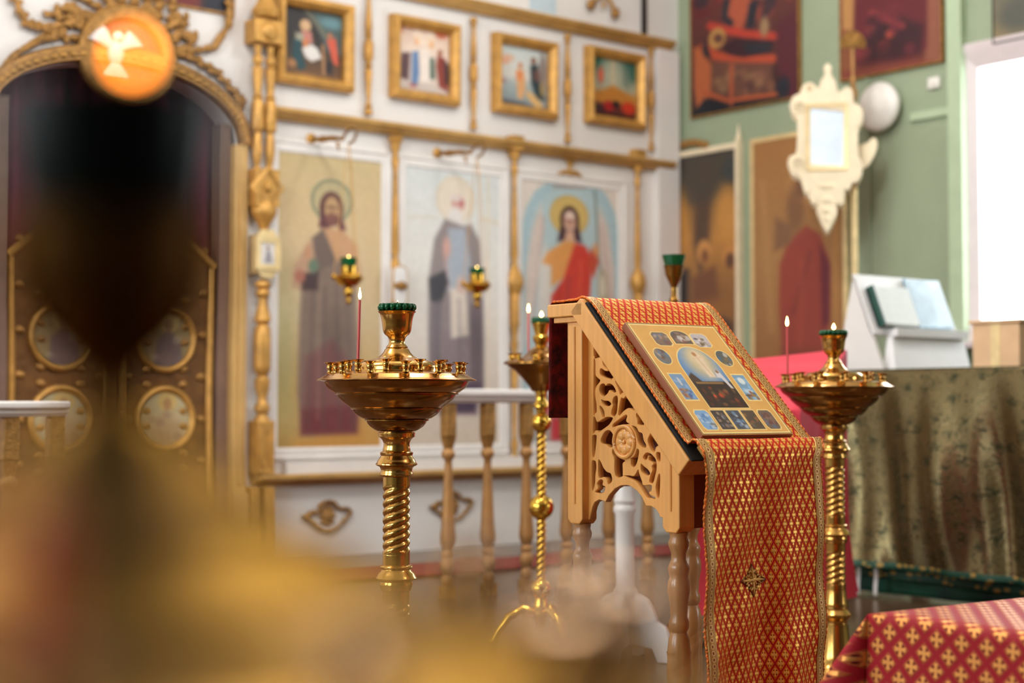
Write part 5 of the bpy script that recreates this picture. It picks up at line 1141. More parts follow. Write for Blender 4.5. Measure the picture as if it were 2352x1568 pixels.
cv.p(rect(500, 645, 493, 638), (120, 92, 62), 3); cv.p(rect(500, 645, 484, 629), (250, 222, 150), 3); cv.p(rect(500, 645, 470, 615), G, 3)
MUTE = [(150, 120, 100), (110, 110, 120), (176, 150, 130), (90, 80, 84), (190, 170, 160), (130, 80, 66), (100, 130, 160)]
def vign(shape, u, v, hw, hh, bgc, cols, n=16, cut=.32):
    x, y = u * 1000, v * 1290; w, h = hw * 1000, hh * 1290
    if shape == 'oval': out = [(x + w * math.cos(t), y + h * math.sin(t)) for t in np.linspace(0, 2 * PI, 28, endpoint=False)]
    elif shape == 'oct': out = [(x - w * (1 - cut), y - h), (x + w * (1 - cut), y - h), (x + w, y - h * (1 - cut)), (x + w, y + h * (1 - cut)), (x + w * (1 - cut), y + h), (x - w * (1 - cut), y + h), (x - w, y + h * (1 - cut)), (x - w, y - h * (1 - cut))]
    elif shape == 'arch': out = [(x - w, y + h), (x - w, y - h * .1)] + [(x - w * math.cos(t), y - h * .1 - h * .9 * math.sin(t)) for t in np.linspace(0, PI, 16)] + [(x + w, y + h)]
    else: out = rect(x, y, w, h)
    cv.p([(x + (a - x) * 1.11, y + (b - y) * 1.09) for a, b in out], GE, 4); keep = cv.img.copy()
    cv.p(out, bgc, 4)
    cv.blobs(n, (x - w * .8, y - h * .7, x + w * .8, y + h * .85), cols, (w * .12, w * .34), 7, .75)
    # strokes stay inside the vignette
    k = Canvas(Q, 250, 322, (0, 0, 0)); k.p(out, (255, 255, 255), 4); f = k.img[..., :1] / 255; cv.img = keep * (1 - f) + cv.img * f
vign('oct', .277, .149, .088, .062, (132, 108, 92), MUTE); vign('arch', .505, .128, .10, .062, (112, 92, 78), MUTE + [(220, 206, 196)]); vign('oct', .715, .152, .088, .062, (196, 184, 184), MUTE + [(226, 214, 212), (110, 96, 60)])
vign('oval', .155, .312, .078, .072, (120, 116, 112), MUTE); vign('oval', .838, .318, .078, .072, (96, 96, 92), [(70, 110, 150), (200, 196, 186), (96, 80, 60), (130, 110, 80)])
BL = [(84, 128, 190), (200, 206, 214), (150, 96, 60), (180, 110, 70), (90, 86, 96), (110, 150, 196)]
vign('rect', .15, .585, .07, .113, (124, 152, 182), [(150, 180, 214), (126, 162, 206)]); cv.blobs(14, (95, 770, 205, 880), [(160, 90, 66), (180, 130, 90), (84, 100, 150), (140, 110, 90)], (12, 26), 6); cv.l([(148, 660), (150, 730)], 20, (214, 206, 200), 8)
vign('rect', .846, .585, .07, .113, (128, 160, 186), [(150, 190, 220)]); cv.e(846, 680, 36, 40, (220, 226, 224), 10); cv.e(846, 800, 50, 24, (190, 206, 216), 8); cv.blobs(12, (790, 810, 900, 890), [(120, 84, 54), (150, 70, 50), (70, 80, 100), (160, 130, 80)], (12, 24), 6)
for i, u in enumerate((.145, .325, .492, .660, .842)):
    vign('oct' if i in (0, 4) else 'rect', u, .872, .074 if i in (0, 4) else .072, .082, ((130, 166, 204), (76, 64, 58), (84, 84, 92), (94, 74, 60), (116, 96, 84))[i], ([(200, 206, 214), (90, 130, 180), (120, 110, 100), (170, 190, 216)], MUTE, [(120, 150, 184), (190, 196, 200), (70, 62, 60), (84, 100, 140)], [(150, 100, 60), (120, 110, 90), (80, 70, 60)], [(150, 110, 90), (110, 60, 54), (96, 110, 140)])[i], 18, .28)
x0, x1, yt, ybm = 283, 717, 285, 990
ar = [(x0, ybm), (x0, 540)] + [(500 - 217 * math.cos(t), 540 - 255 * math.sin(t)) for t in np.linspace(0, PI, 30)] + [(x1, ybm)]
cv.p([(500 + (a - 500) * 1.045, 640 + (b - 640) * 1.03) for a, b in ar], GE, 4); keep = cv.img.copy()
cv.p(ar, (104, 138, 180), 4); cv.e(520, 470, 190, 220, (150, 164, 180), 60, .9); cv.e(525, 460, 140, 180, (206, 186, 140), 60, .8); cv.e(530, 440, 90, 140, (228, 204, 160), 40, .8)
cv.p([(280, 640), (340, 590), (400, 690), (720, 690), (720, 1000), (280, 1000)], (82, 62, 48), 12); cv.p([(300, 700), (700, 700), (720, 1000), (280, 1000)], (58, 42, 34), 16)
cv.p([(490, 380), (540, 340), (590, 400), (580, 520), (590, 640), (520, 640), (500, 520)], (232, 208, 178), 14); cv.e(520, 370, 22, 26, (190, 130, 84), 8); cv.l([(530, 420), (560, 620)], 16, (214, 176, 130), 8, .6); cv.l([(480, 420), (600, 400)], 16, (226, 190, 150), 8, .7)
cv.p([(620, 560), (660, 560), (680, 640), (700, 770), (668, 770), (640, 650), (600, 640)], (216, 208, 206), 8); cv.e(640, 575, 18, 18, (150, 110, 84), 6)
cv.p(rect(470, 708, 150, 12), (150, 112, 66), 5); cv.blobs(26, (310, 760, 690, 960), [(110, 60, 38), (150, 66, 36), (70, 52, 40), (130, 92, 56), (90, 44, 34)], (16, 36), 8, .7); cv.e(425, 860, 14, 18, (206, 80, 40), 6); cv.e(500, 850, 20, 26, (180, 70, 40), 8)
k_ = Canvas(Q, 250, 322, (0, 0, 0)); k_.p(ar, (255, 255, 255), 4); f_ = k_.img[..., :1] / 255; cv.img = keep * (1 - f_) + cv.img * f_
o = picture('printed_face', cv, w_ - .001, h_ - .001, ic, y=-.0202, mat='print', back=.0006)

# ------------------------------------------------------------------ green wall: icons, lamp
def wall_quad(xl, xr, yt, yb):
    """upright rectangle on the green wall from its left edge heights (edges run to that wall's own vanishing point)"""
    P = rw(xl, yt), rw(xl, yb), rw(xr, yb)
    def px(p): d = p - CAM; k = d.dot(CF); return (CX + F_PX * d.dot(RIGHT) / k, CY - F_PX * d.dot(CU) / k)
    return [(xl, yt), px(Vector((WALL_X, P[2].y, P[0].z))), px(Vector((WALL_X, P[2].y, P[1].z))), (xl, yb)]
THIN = [(-.003, .02), (0, .028), (.008, .028), (.012, .02), (.012, 0)]
q = wall_quad(1592, 1840, -150, 270); c = Canvas(q, 110, 190, (112, 50, 46)); c.grad([(0, (120, 60, 50)), (.4, (116, 54, 50)), (.7, (92, 50, 46)), (.9, (70, 40, 40)), (1, (24, 28, 36))])
c.blobs(34, (1600, -130, 1830, 40), [(150, 66, 56), (60, 44, 56), (172, 130, 96), (110, 36, 40), (190, 84, 58)], (10, 24), 5, .8); c.p([(1694, -20), (1740, -30), (1728, 30), (1712, 75), (1696, 75), (1690, 40), (1676, 34)], (196, 96, 66), 6); c.p([(1672, 0), (1686, 0), (1680, 40), (1694, 50), (1690, 62), (1668, 46)], (40, 44, 56), 5); c.p([(1730, 10), (1752, 0), (1742, 60), (1724, 70)], (40, 42, 54), 6)
c.l([(1640, 60), (1680, 70), (1720, 78), (1786, 84)], 18, (204, 68, 52), 5); c.l([(1625, 110), (1650, 128), (1700, 140), (1780, 136)], 22, (206, 84, 54), 6)
c.p([(1666, 108), (1700, 88), (1786, 96), (1778, 120), (1716, 132), (1680, 124)], (62, 30, 40), 5); c.p([(1716, 100), (1780, 98), (1774, 120), (1726, 124)], (46, 46, 56), 5); c.e(1656, 88, 20, 24, (204, 150, 84), 4, ring=12); c.e(1662, 90, 8, 10, (110, 70, 56), 3); c.e(1764, 62, 10, 22, (176, 140, 100), 5)
c.p([(1640, 140), (1780, 146), (1786, 214), (1720, 226), (1630, 216)], (118, 76, 62), 8); c.blobs(16, (1636, 150, 1780, 214), [(150, 100, 76), (84, 54, 54), (160, 120, 84)], (5, 16), 5, .7); c.p([(1600, 110), (1616, 108), (1642, 150), (1640, 220), (1606, 248), (1600, 200)], (198, 106, 62), 6); c.l([(1625, 212), (1680, 230), (1790, 216)], 10, (196, 96, 58), 4); c.l([(1690, 150), (1688, 250)], 9, (184, 90, 60), 4); c.p([(1790, 60), (1836, 20), (1836, 240), (1800, 230)], (98, 38, 50), 8); c.p([(1620, 112), (1628, 90), (1642, 134), (1626, 130)], (34, 38, 48), 5); c.p([(1625, 226), (1690, 244), (1790, 226), (1800, 250), (1600, 270)], (26, 32, 42), 6); c.e(1806, 200, 14, 24, (40, 42, 54), 6)
wall_icon('wall_icon', rw, q, c, 'deep red icon with a reclining haloed figure on the green wall', 'icon', 'icons hung high on the green wall', 'gold_dark', THIN, pic_y=-.024, mat='paint_high', rz=-PI / 2)
q = wall_quad(1935, 2168, -260, 186); c = Canvas(q, 100, 180, (120, 44, 44)); c.grad([(0, (150, 90, 60)), (.5, (120, 40, 44)), (.85, (84, 30, 36)), (1, (128, 62, 48))])
c.p([(1936, -220), (1976, -220), (1968, 60), (1968, 160), (1940, 184)], (206, 150, 88), 8); c.p([(1936, 70), (1966, 70), (1964, 176), (1938, 184)], (150, 88, 56), 8); c.l([(1950, 172), (2160, 140)], 20, (142, 66, 52), 6); c.p([(2136, -100), (2168, -110), (2166, 140), (2130, 140)], (160, 96, 72), 8)
c.p([(1980, -40), (2060, -60), (2134, -20), (2134, 110), (2090, 136), (1976, 148), (1968, 120)], (112, 38, 46), 8); c.p([(2000, 60), (2080, 40), (2128, 60), (2120, 120), (2060, 136), (1985, 140)], (66, 28, 36), 12); c.l([(2010, 30), (2080, 60)], 14, (150, 56, 58), 7); c.e(2052, 78, 10, 10, (176, 72, 56), 5); c.blobs(12, (1985, 0, 2120, 130), [(150, 56, 56), (70, 30, 40), (126, 44, 56)], (8, 20), 6, .6)
wall_icon('wall_icon', rw, q, c, 'dark crimson icon with an ochre border high on the green wall, beside the pipe', 'icon', 'icons hung high on the green wall', 'gold_dark', THIN, pic_y=-.024, mat='paint_high', rz=-PI / 2)
q = wall_quad(2286, 2440, -220, 100); c = Canvas(q, 60, 110, (150, 140, 110)); c.grad([(0, (170, 160, 130)), (.7, (128, 122, 100)), (1, (160, 140, 100))]); c.e(2350, 30, 50, 40, (100, 100, 90), 20)
wall_icon('wall_icon', rw, q, c, 'grey and ochre picture over the bright window', 'icon', 'icons hung high on the green wall', 'steel', THIN, pic_y=-.024, mat='paint_high', rz=-PI / 2)
# large dark icons standing lower on the wall
LF = [(-.003, .02), (0, .03), (.01, .034), (.03, .034), (.04, .03), (.044, 0)]
q = wall_quad(1548, 1700, 366, 1010); c = Canvas(q, 80, 260, (104, 74, 42)); c.grad([(0, (52, 48, 44)), (.12, (76, 60, 40)), (.3, (150, 104, 52)), (.5, (112, 78, 46)), (.7, (84, 56, 36)), (1, (52, 40, 34))])
c.p([(1610, 370), (1640, 380), (1636, 560), (1616, 640), (1600, 560)], (70, 52, 42), 10); c.e(1610, 420, 60, 50, (58, 52, 46), 16, .8); c.e(1566, 500, 20, 60, (168, 116, 52), 14, .8); c.e(1676, 490, 26, 60, (166, 116, 56), 14, .8); c.e(1690, 390, 30, 30, (48, 50, 48), 12)
c.e(1624, 580, 16, 28, (166, 116, 64), 5); c.e(1626, 590, 9, 16, (104, 66, 44), 4); c.e(1684, 590, 18, 26, (160, 108, 58), 5); c.e(1682, 600, 10, 18, (80, 54, 40), 4); c.p([(1596, 640), (1650, 610), (1660, 700), (1600, 720)], (96, 62, 44), 10); c.p([(1580, 700), (1690, 680), (1700, 860), (1570, 900)], (120, 82, 46), 16, .8); c.e(1660, 760, 30, 30, (60, 46, 40), 12); c.p([(1556, 620), (1590, 620), (1586, 740), (1552, 760)], (46, 40, 40), 10)
t, w, h = wall_icon('standing_icon', rw, q, c, 'dark amber icon of a tree and small figures in a cream frame with a finial', 'icon', None, 'cream', LF, pic_y=-.024, mat='paint_wall', rz=-PI / 2)
m = MB(); m.box((w / 2 + .03, -.03, .0), (.03, .05, h + .1)); m.lathe([(.018, h / 2 + .05), (.022, h / 2 + .07), (.012, h / 2 + .09), (.001, h / 2 + .17)], (w / 2 + .03, -.03, 0), 14); m.build('post_with_finial', 'cream', t)
m = MB()
for k in range(7): x = -.3 + .1 * k * .55; m.ball((x - w * .0, -.03, h / 2 + .06 + .035 * math.sin(k * PI / 6)), (.035, .014, .03), 8)
m.build('carved_crest', 'gold_dark', t)
q = wall_quad(1738, 1946, 330, 1000); c = Canvas(q, 100, 270, (122, 84, 50)); c.grad([(0, (128, 88, 50)), (.4, (134, 98, 60)), (.8, (116, 80, 48)), (1, (90, 60, 40))])
c.e(1850, 430, 34, 40, (150, 108, 62), 6, .8); c.e(1852, 430, 16, 24, (96, 66, 46), 5); c.e(1836, 480, 20, 60, (96, 66, 46), 10, .8); c.p([(1818, 560), (1860, 520), (1892, 540), (1912, 600), (1912, 760), (1900, 840), (1806, 840), (1798, 700), (1800, 610)], (118, 52, 42), 7); c.p([(1890, 560), (1914, 610), (1912, 740), (1896, 760)], (84, 34, 42), 7); c.l([(1870, 580), (1830, 720)], 9, (92, 40, 38), 7, .7); c.l([(1850, 600), (1846, 800)], 9, (134, 64, 48), 8, .6); c.p([(1790, 500), (1830, 520), (1826, 560), (1786, 580)], (104, 74, 52), 8); c.l([(1760, 420), (1780, 760)], 12, (150, 112, 72), 10, .5); c.l([(1925, 460), (1926, 840)], 14, (150, 106, 60), 8, .7); c.p([(1806, 800), (1900, 800), (1910, 900), (1800, 900)], (104, 50, 40), 12)
wall_icon('standing_icon', rw, q, c, 'brown icon of a standing figure in a maroon robe beside the processional lantern', 'icon', None, 'gold_pale', [(-.003, .022), (0, .03), (.02, .032), (.03, .028), (.032, 0)], pic_y=-.026, mat='paint_wall', rz=-PI / 2)

c_ = rw(2033, 248, .0); t = thing('wall_lamp', (WALL_X, c_.y, c_.z), 'round white frosted glass lamp on the green wall beside the lantern', 'lamp', rz=-PI / 2)
m = MB(); m.lathe([(.10, 0), (.11, .02), (.11, .035), (.08, .04)], (0, 0, 0), 40, axis='y'); m.build('lamp_base', 'plastic', t)
m = MB(); m.lathe([(.10, .038), (.15, .045), (.158, .06), (.156, .075), (.14, .09), (.115, .10), (.07, .115), (.03, .122), (.0005, .124)], (0, 0, 0), 56, axis='y'); m.build('lamp_shade', 'plastic', t)

# ------------------------------------------------------------------ processional lantern on its pole
LZ = 9.62
pl = at_depth(1963, 600, LZ + .06); pt_ = thing('processional_lantern', (pl.x, pl.y, 0), 'cream carved processional lantern with a pale blue pane on a gilded pole', 'lantern')
nrm = (FWD * -1).lerp(RIGHT * -1, .18).normalized(); tx = UP.cross(nrm).normalized() * 1.0
lc = at_depth(1896, 340, LZ)
fr = thing('lantern_face', (0, 0, 0), None, None); bpy.data.objects.remove(fr)
yaw_l = math.atan2(tx.y, tx.x)
def lp(x, y, off=0.0):
    px_, py_ = 1780 + x / 3.646, 130 + y / 3.646
    d = ray(px_, py_); k = (lc - CAM).dot(nrm) / d.dot(nrm); q = CAM + d * k - lc; return (q.dot(tx), q.z)
LO_ = [(443, 66), (470, 100), (456, 150), (498, 205), (522, 300), (560, 292), (602, 262), (642, 292), (655, 392), (700, 412), (732, 480), (716, 556), (690, 600), (690, 820), (722, 900), (718, 980), (684, 1040), (640, 1058), (612, 1110), (576, 1110), (570, 1200), (540, 1240), (500, 1208), (510, 1280), (498, 1340), (468, 1400), (437, 1462), (402, 1410), (378, 1350), (354, 1288), (368, 1212), (330, 1236), (290, 1180), (288, 1112), (262, 1146), (240, 1100), (226, 1040), (198, 1000), (148, 986), (115, 910), (130, 842), (186, 800), (190, 530), (150, 482), (130, 410), (160, 340), (214, 312), (240, 250), (298, 224), (350, 264), (372, 270), (394, 200), (430, 150), (414, 100)]
outl = smooth_loop([lp(*p) for p in LO_], 4); hole = [lp(x, y) for x, y in ((290, 425), (584, 455), (578, 925), (290, 902))]
lcl = lc - pt_.location
for nm, dy, dz in (('front_plate', 0, 0), ('rear_plate', .17, 0)):
    o = plate_with_holes(nm, outl, [hole], .028, 'cream', pt_, .006); o.rotation_euler.z = yaw_l; o.location = lcl + Vector((-nrm.x * dy, -nrm.y * dy, dz))
def in_l(m, name, mat, **k):
    o = m.build(name, mat, pt_, **k); o.rotation_euler.z = yaw_l; o.location = lcl; return o
hx = [p[0] for p in hole]; hz_ = [p[1] for p in hole]; hxm, hzm = sum(hx) / 4, sum(hz_) / 4; hw, hh = (max(hx) - min(hx)), (max(hz_) - min(hz_))
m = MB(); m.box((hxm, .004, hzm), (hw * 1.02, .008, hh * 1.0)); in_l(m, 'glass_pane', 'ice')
m = MB(); m.rings(frame_loops(hw, hh, [(-.002, .014), (0, .022), (.012, .026), (.02, .016)])); o = in_l(m, 'pane_moulding', 'gold_pale'); o.location = lcl + Vector((tx.x * hxm, tx.y * hxm, hzm))
m = MB(); m.box((hxm - hw / 2 - .035, .085, hzm), (.02, .15, hh + .05)); m.box((hxm + hw / 2 + .03, .085, hzm), (.02, .15, hh + .05)); m.box((hxm, .085, hzm + hh / 2 + .02), (hw + .08, .15, .02)); m.box((hxm, .085, hzm - hh / 2 - .02), (hw + .08, .15, .02)); in_l(m, 'lantern_body', 'gold_pale')
for x, z, r in ((205, 425, .03), (195, 905, .034), (290, 265, .016)):
    q = lp(x, z); m = MB(); m.lathe([(r * .75, 0), (r, .008), (r * 1.15, .01), (r * 1.25, .0)], (q[0], -.014, q[1]), 24, axis='y'); m.ball((q[0], -.016, q[1]), (r * .4, .008, r * .4), 10); in_l(m, 'scroll', 'cream')
for z_ in (1085, 1200, 1290, 1360):
    q = lp(437, z_); m = MB() if z_ == 1085 else m; m.ball((q[0], -.014, q[1]), ((1500 - z_) * .00014, .012, .02), 10)
    if z_ == 1360: in_l(m, 'pendant_leaf', 'cream')
wing = smooth_loop([lp(*p) for p in [(690, 745), (780, 705), (826, 664), (856, 712), (826, 815), (756, 908), (700, 880)]], 4)
o = plate_with_holes('side_wing', wing, [], .02, 'cream', pt_, .004); o.rotation_euler.z = yaw_l; o.location = lcl + Vector((-nrm.x * .09, -nrm.y * .09, 0))
def zp(y): return at_depth(1963, y, LZ + .06).z
m = MB(); m.lathe([(.02, 0.0), (.02, zp(860)), (.022, zp(440)), (.026, zp(436)), (.016, zp(430))], (0, 0, 0), 20); m.lathe([(.001, 0), (.16, 0), (.16, .02), (.06, .04), (.02, .1)], n=32); m.build('pole', 'gold_pale', pt_)  # lower pole in paler gilding, its lit look put into the colour
m = MB(); m.lathe([(.015, zp(431)), (.013, zp(260)), (.013, zp(235)), (.026, zp(226)), (.028, zp(214)), (.026, zp(206)), (.012, zp(200)), (.02, zp(192)), (.02, zp(182)), (.010, zp(174)), (.012, zp(110))], (0, 0, 0), 20); m.build('upper_pole', 'gold_brown', pt_)
m = MB()
for k in range(9):
    a = PI * k / 8; zc = zp(105); e = Vector((RIGHT.x * math.cos(a) * .08, RIGHT.y * math.cos(a) * .08, zc + .09 * math.sin(a))); m.tube([(0, 0, zc), tuple(e)], [.012, .016], 6)
m.build('fan_finial', 'gold_dark', pt_)

# ------------------------------------------------------------------ table under the window, its cloths and what stands on it
TX, TYA, TYB = 6.1, 2.8, 5.09
TZ = on_x(2150, 846, TX).z
t = thing('table', (TX + .40, (TYA + TYB) / 2, 0), 'long high table under the window, hidden under brocade', 'table')
m = MB(); m.box((0, 0, TZ - .035), (.76, TYB - TYA - .06, .03)); m.build('table_top', 'wood_dk', t)
for sx in (-1, 1):
    for sy in (-1, 1): m = MB(); m.box((sx * .31, sy * ((TYB - TYA) / 2 - .12), (TZ - .05) / 2), (.07, .07, TZ - .05)); m.build('leg', 'wood_dk', t)
zh0, zh1 = on_x(1960, 1290, TX).z, on_x(2352, 1337, TX).z; yh0, yh1 = on_x(1960, 1290, TX).y, on_x(2352, 1337, TX).y
def hem(y): return max(.03, zh0 + (zh1 - zh0) * (y - yh0) / (yh1 - yh0))
def fold(y, k):
    d = y + .22 * k
    return k ** .7 * (.046 * math.sin(11.5 * d + .9 + .8 * math.sin(5 * y)) + .012 * math.sin(31 * y - 1.2 + 4 * k)) + .03 * k * math.sin(8 * y - 4.2 * k + .6)
RAD = .03
def cloth_pt(y, s, z_end, off=0.0):
    """s 0..1 down the front from the table edge"""
    z = TZ - (TZ - z_end) * s
    return (TX - .015 - .085 * s ** .7 - fold(y, s) - off, y, z)
cb = thing('brocade_tablecloth', (0, 0, 0), 'olive-gold brocade cloth hanging in shiny folds from the high table', 'cloth')
m = MB(); m.grid(200, 60, lambda u, v: cloth_pt(TYB + .02 + (TYA - TYB) * u, v, hem(TYB + (TYA - TYB) * u)), lambda u, v: (u * (TYB - TYA), v * 1.05)); m.build('front_fall', 'gold_green', cb, solid=.002, recalc=False)
m = MB(); m.grid(60, 12, lambda u, v: (TX - .016 + .80 * v, TYB + .02 + (TYA - TYB) * u, TZ + .002 + .0 * v), lambda u, v: (u * (TYB - TYA), v * .9 + 2)); m.build('cloth_top', 'gold_green', cb, solid=.002, recalc=False)
m = MB(); m.grid(30, 40, lambda u, v: (TX + .78 * u, TYB + .025 + .02 * v * math.sin(14 * u), TZ - (TZ - .12) * v), lambda u, v: (u * .9 + 4, v * 1.05)); m.build('end_fall', 'gold_green', cb, solid=.002, recalc=False)
m = MB(); m.grid(200, 4, lambda u, v: cloth_pt(TYB + .02 + (TYA - TYB) * u, 1 - .03 * (1 - v), hem(TYB + (TYA - TYB) * u), .006), lambda u, v: (u * (TYB - TYA), v * .05)); m.build('hem_band', 'green_hem', cb, solid=.002, recalc=False)
ub = thing('under_cloth', (0, 0, 0), 'dark green under-cloth with a gold-sprigged edge showing below the brocade', 'cloth')
m = MB(); m.grid(160, 40, lambda u, v: (TX + .03 - .012 * math.sin(16 * u * 2.6) * v, TYB + (TYA - TYB) * u, TZ - .06 - (TZ - .075) * v), lambda u, v: (u * (TYB - TYA), v)); m.build('fall', 'under_green', ub, solid=.002, recalc=False)
m = MB(); m.grid(160, 4, lambda u, v: (TX - .02 - .012 * math.sin(13 * u * 2.6), TYB + (TYA - TYB) * u, max(.012, hem(TYB + (TYA - TYB) * u) - .012) - .045 * v * (1 if hem(TYB + (TYA - TYB) * u) > .07 else .3)), lambda u, v: (u * (TYB - TYA), v * .08)); m.build('sprigged_edge', 'green_hem', ub, solid=.002, recalc=False)
for px in (1971, 2011):
    a = on_x(px, 1300, TX - .075); r_ = thing('ribbon', (a.x, a.y, .05), 'white ribbon end hanging below the brocade beside the candle stand' if px < 1990 else 'white ribbon end hanging below the brocade, the one further along the table', 'ribbon', 'white ribbon ends under the brocade')
    m = MB(); m.grid(2, 12, lambda u, v: (.004 * math.sin(6 * v), (u - .5) * .022, .10 - .14 * v)); m.build('tail', 'ribbon', r_, solid=.002)

# white book stand with two books
by0, by1 = 4.88, 4.764; bx0, bx1 = 6.186, 6.872; bz1, bz0 = 1.553, 1.2565
bs = thing('book_stand', (bx0, by1, TZ + .004), 'white sloping book stand on the brocade-covered table by the window', 'stand')
L_ = lambda x, y, z: (x - bx0, y - by1, z - TZ - .004)
m = MB(); m.add([L_(bx0, by0, bz1), L_(bx1, by0, bz1), L_(bx1, by1, bz0), L_(bx0, by1, bz0), L_(bx0, by0 + .02, bz1), L_(bx1, by0 + .02, bz1), L_(bx1, by1 + .02, bz0 - .01), L_(bx0, by1 + .02, bz0 - .01)], [(0, 3, 2, 1), (4, 5, 6, 7), (0, 1, 5, 4), (2, 3, 7, 6), (0, 4, 7, 3), (1, 2, 6, 5)]); m.build('sloping_board', 'paper', bs, smooth=0)
m = MB(); yl = by1 - .06; m.add([L_((bx0 + bx1) / 2 + dx, yy, zz_) for dx in (-(bx1 - bx0) / 2 + .1, (bx1 - bx0) / 2) for yy, zz_ in ((yl, bz0 - .012), (by1 + .01, bz0 - .012), (by1 + .01, bz0 + .012), (yl, bz0 + .03))], [(0, 1, 2, 3), (7, 6, 5, 4), (0, 4, 5, 1), (1, 5, 6, 2), (2, 6, 7, 3), (3, 7, 4, 0)]); m.build('ledge', 'paper', bs, smooth=0)
m = MB(); m.add([L_(bx0 + .1, by1 - .03, bz0 - .012), L_(bx1, by1 - .03, bz0 - .012), L_(bx1, by1 - .075, TZ + .004), L_(bx0 + .06, by1 - .075, TZ + .004), L_(bx0 + .1, by1, bz0 - .012), L_(bx1, by1, bz0 - .012), L_(bx1, by1, TZ + .004), L_(bx0 + .06, by1, TZ + .004)], [(0, 3, 2, 1), (4, 5, 6, 7), (0, 1, 5, 4), (2, 3, 7, 6), (0, 4, 7, 3), (1, 2, 6, 5)]); m.build('front_board', 'paper', bs, smooth=0)
for x in (bx0, bx1 - .02):
    m = MB(); pr = [L_(x, by0 + .01, bz1 - .01), L_(x, by1 - .05, TZ + .004), L_(x, by0 + .12, TZ + .004)]; m.add(pr + [(a + .02, b, c_) for a, b, c_ in pr], [(0, 1, 2), (5, 4, 3), (0, 3, 4, 1), (1, 4, 5, 2), (2, 5, 3, 0)]); m.build('side_board', 'white', bs, smooth=0)
sl = Vector((0, by1 - by0, bz0 - bz1)).normalized(); sn = Vector((0, -abs(sl.z), abs(sl.y))).normalized()
def book(x0, x1, s1, tilt, th, mats, label):
    o = Vector((bx0 + x0, by1, bz0)) + sn * (.006) - sl * .03; b = thing('book', o, label, 'book', 'books on the white book stand')
    X = Vector((1, 0, 0)); U = -sl
    def q(x, u, n): return tuple(X * x + U * (u + tilt * x) + sn * n)
    w = x1 - x0; fs = [(0, 1, 2, 3), (7, 6, 5, 4), (0, 4, 5, 1), (1, 5, 6, 2), (2, 6, 7, 3), (3, 7, 4, 0)]
    m = MB(); m.add([q(x, u, n) for n in (0, th * .25) for x, u in ((0, 0), (w, 0), (w, s1), (0, s1))], fs); m.add([q(x, u, n) for n in (0, th) for x, u in ((0, 0), (.012, 0), (.012, s1), (0, s1))], fs); m.build('cover', mats[0], b, smooth=0)
    m = MB(); m.add([q(x, u, n) for n in (th * .25, th) for x, u in ((.012, .006), (w - .004, .006), (w - .004, s1 - .006), (.012, s1 - .006))], fs); m.build('pages', mats[1], b, smooth=0)
book(.035, .326, .21, 0.0, .043, ('book_green', 'page'), 'open book with a dark green cover edge on the white stand')
book(.36, .65, .275, 0.03, .017, ('page_blue', 'page_blue'), 'glossy pale blue booklet leaning beside the green book on the white stand')
e = on_x(2234, 838, 6.27); f_ = on_x(2342, 838, 6.27); bh = on_x(2290, 742, 6.27).z - TZ - .004
t = thing('card_box', (6.39, (e.y + f_.y) / 2, TZ + .004), 'pale peach cardboard box standing on the table before the bright window', 'box')
m = MB(); m.box((0, 0, bh / 2), (.24, abs(e.y - f_.y), bh)); m.build('box_body', 'card', t, bevel=.004); m = MB(); m.box((0, 0, bh + .008), (.26, abs(e.y - f_.y) + .03, .016)); m.build('lid', 'card', t, bevel=.003)
m = MB(); m.box((-.1215, 0, bh / 2), (.002, .05, bh - .002)); m.build('tape_strip', 'gold_pale', t)

# rose-red draped lectern beyond the runner
DC = [at_depth(x, y, z) for x, y, z in ((1838, 935, 5.75), (1946, 800, 6.45), (1660, 824, 6.5), (1590, 940, 5.8))]
p = sum(DC, Vector()) / 4; p.z = 0; t = thing('draped_lectern', p, 'rose-red cloth hanging over a low sloping lectern between the runner and the brocade table', 'lectern')
rim = []
for i in range(4):
    for k in range(30): rim.append(DC[i].lerp(DC[(i + 1) % 4], k / 30) - p)
cen = sum((d - p for d in DC), Vector()) / 4
def drape(u, v):
    i = int(round(u * 120)) % 120; e = rim[i]
    if v < .4: q = cen.lerp(e, v / .4); return (q.x, q.y, q.z + .008 * math.sin(14 * q.x + 9 * q.y))
    f = (v - .4) / .6; a = 2 * PI * u; w = 1 + .16 * f ** 5 + .07 * f * math.sin(7 * a) + .045 * f * math.sin(16 * a + 1)
    return (e.x * w, e.y * w, (e.z - .01) * (1 - f) + .14 * f)
m = MB(); m.grid(120, 50, drape); m.build('cloth', 'red_cloth', t, recalc=False)
m = MB(); m.box((0, 0, .44), (.26, .26, .86)); m.build('body', 'wood_dk', t)

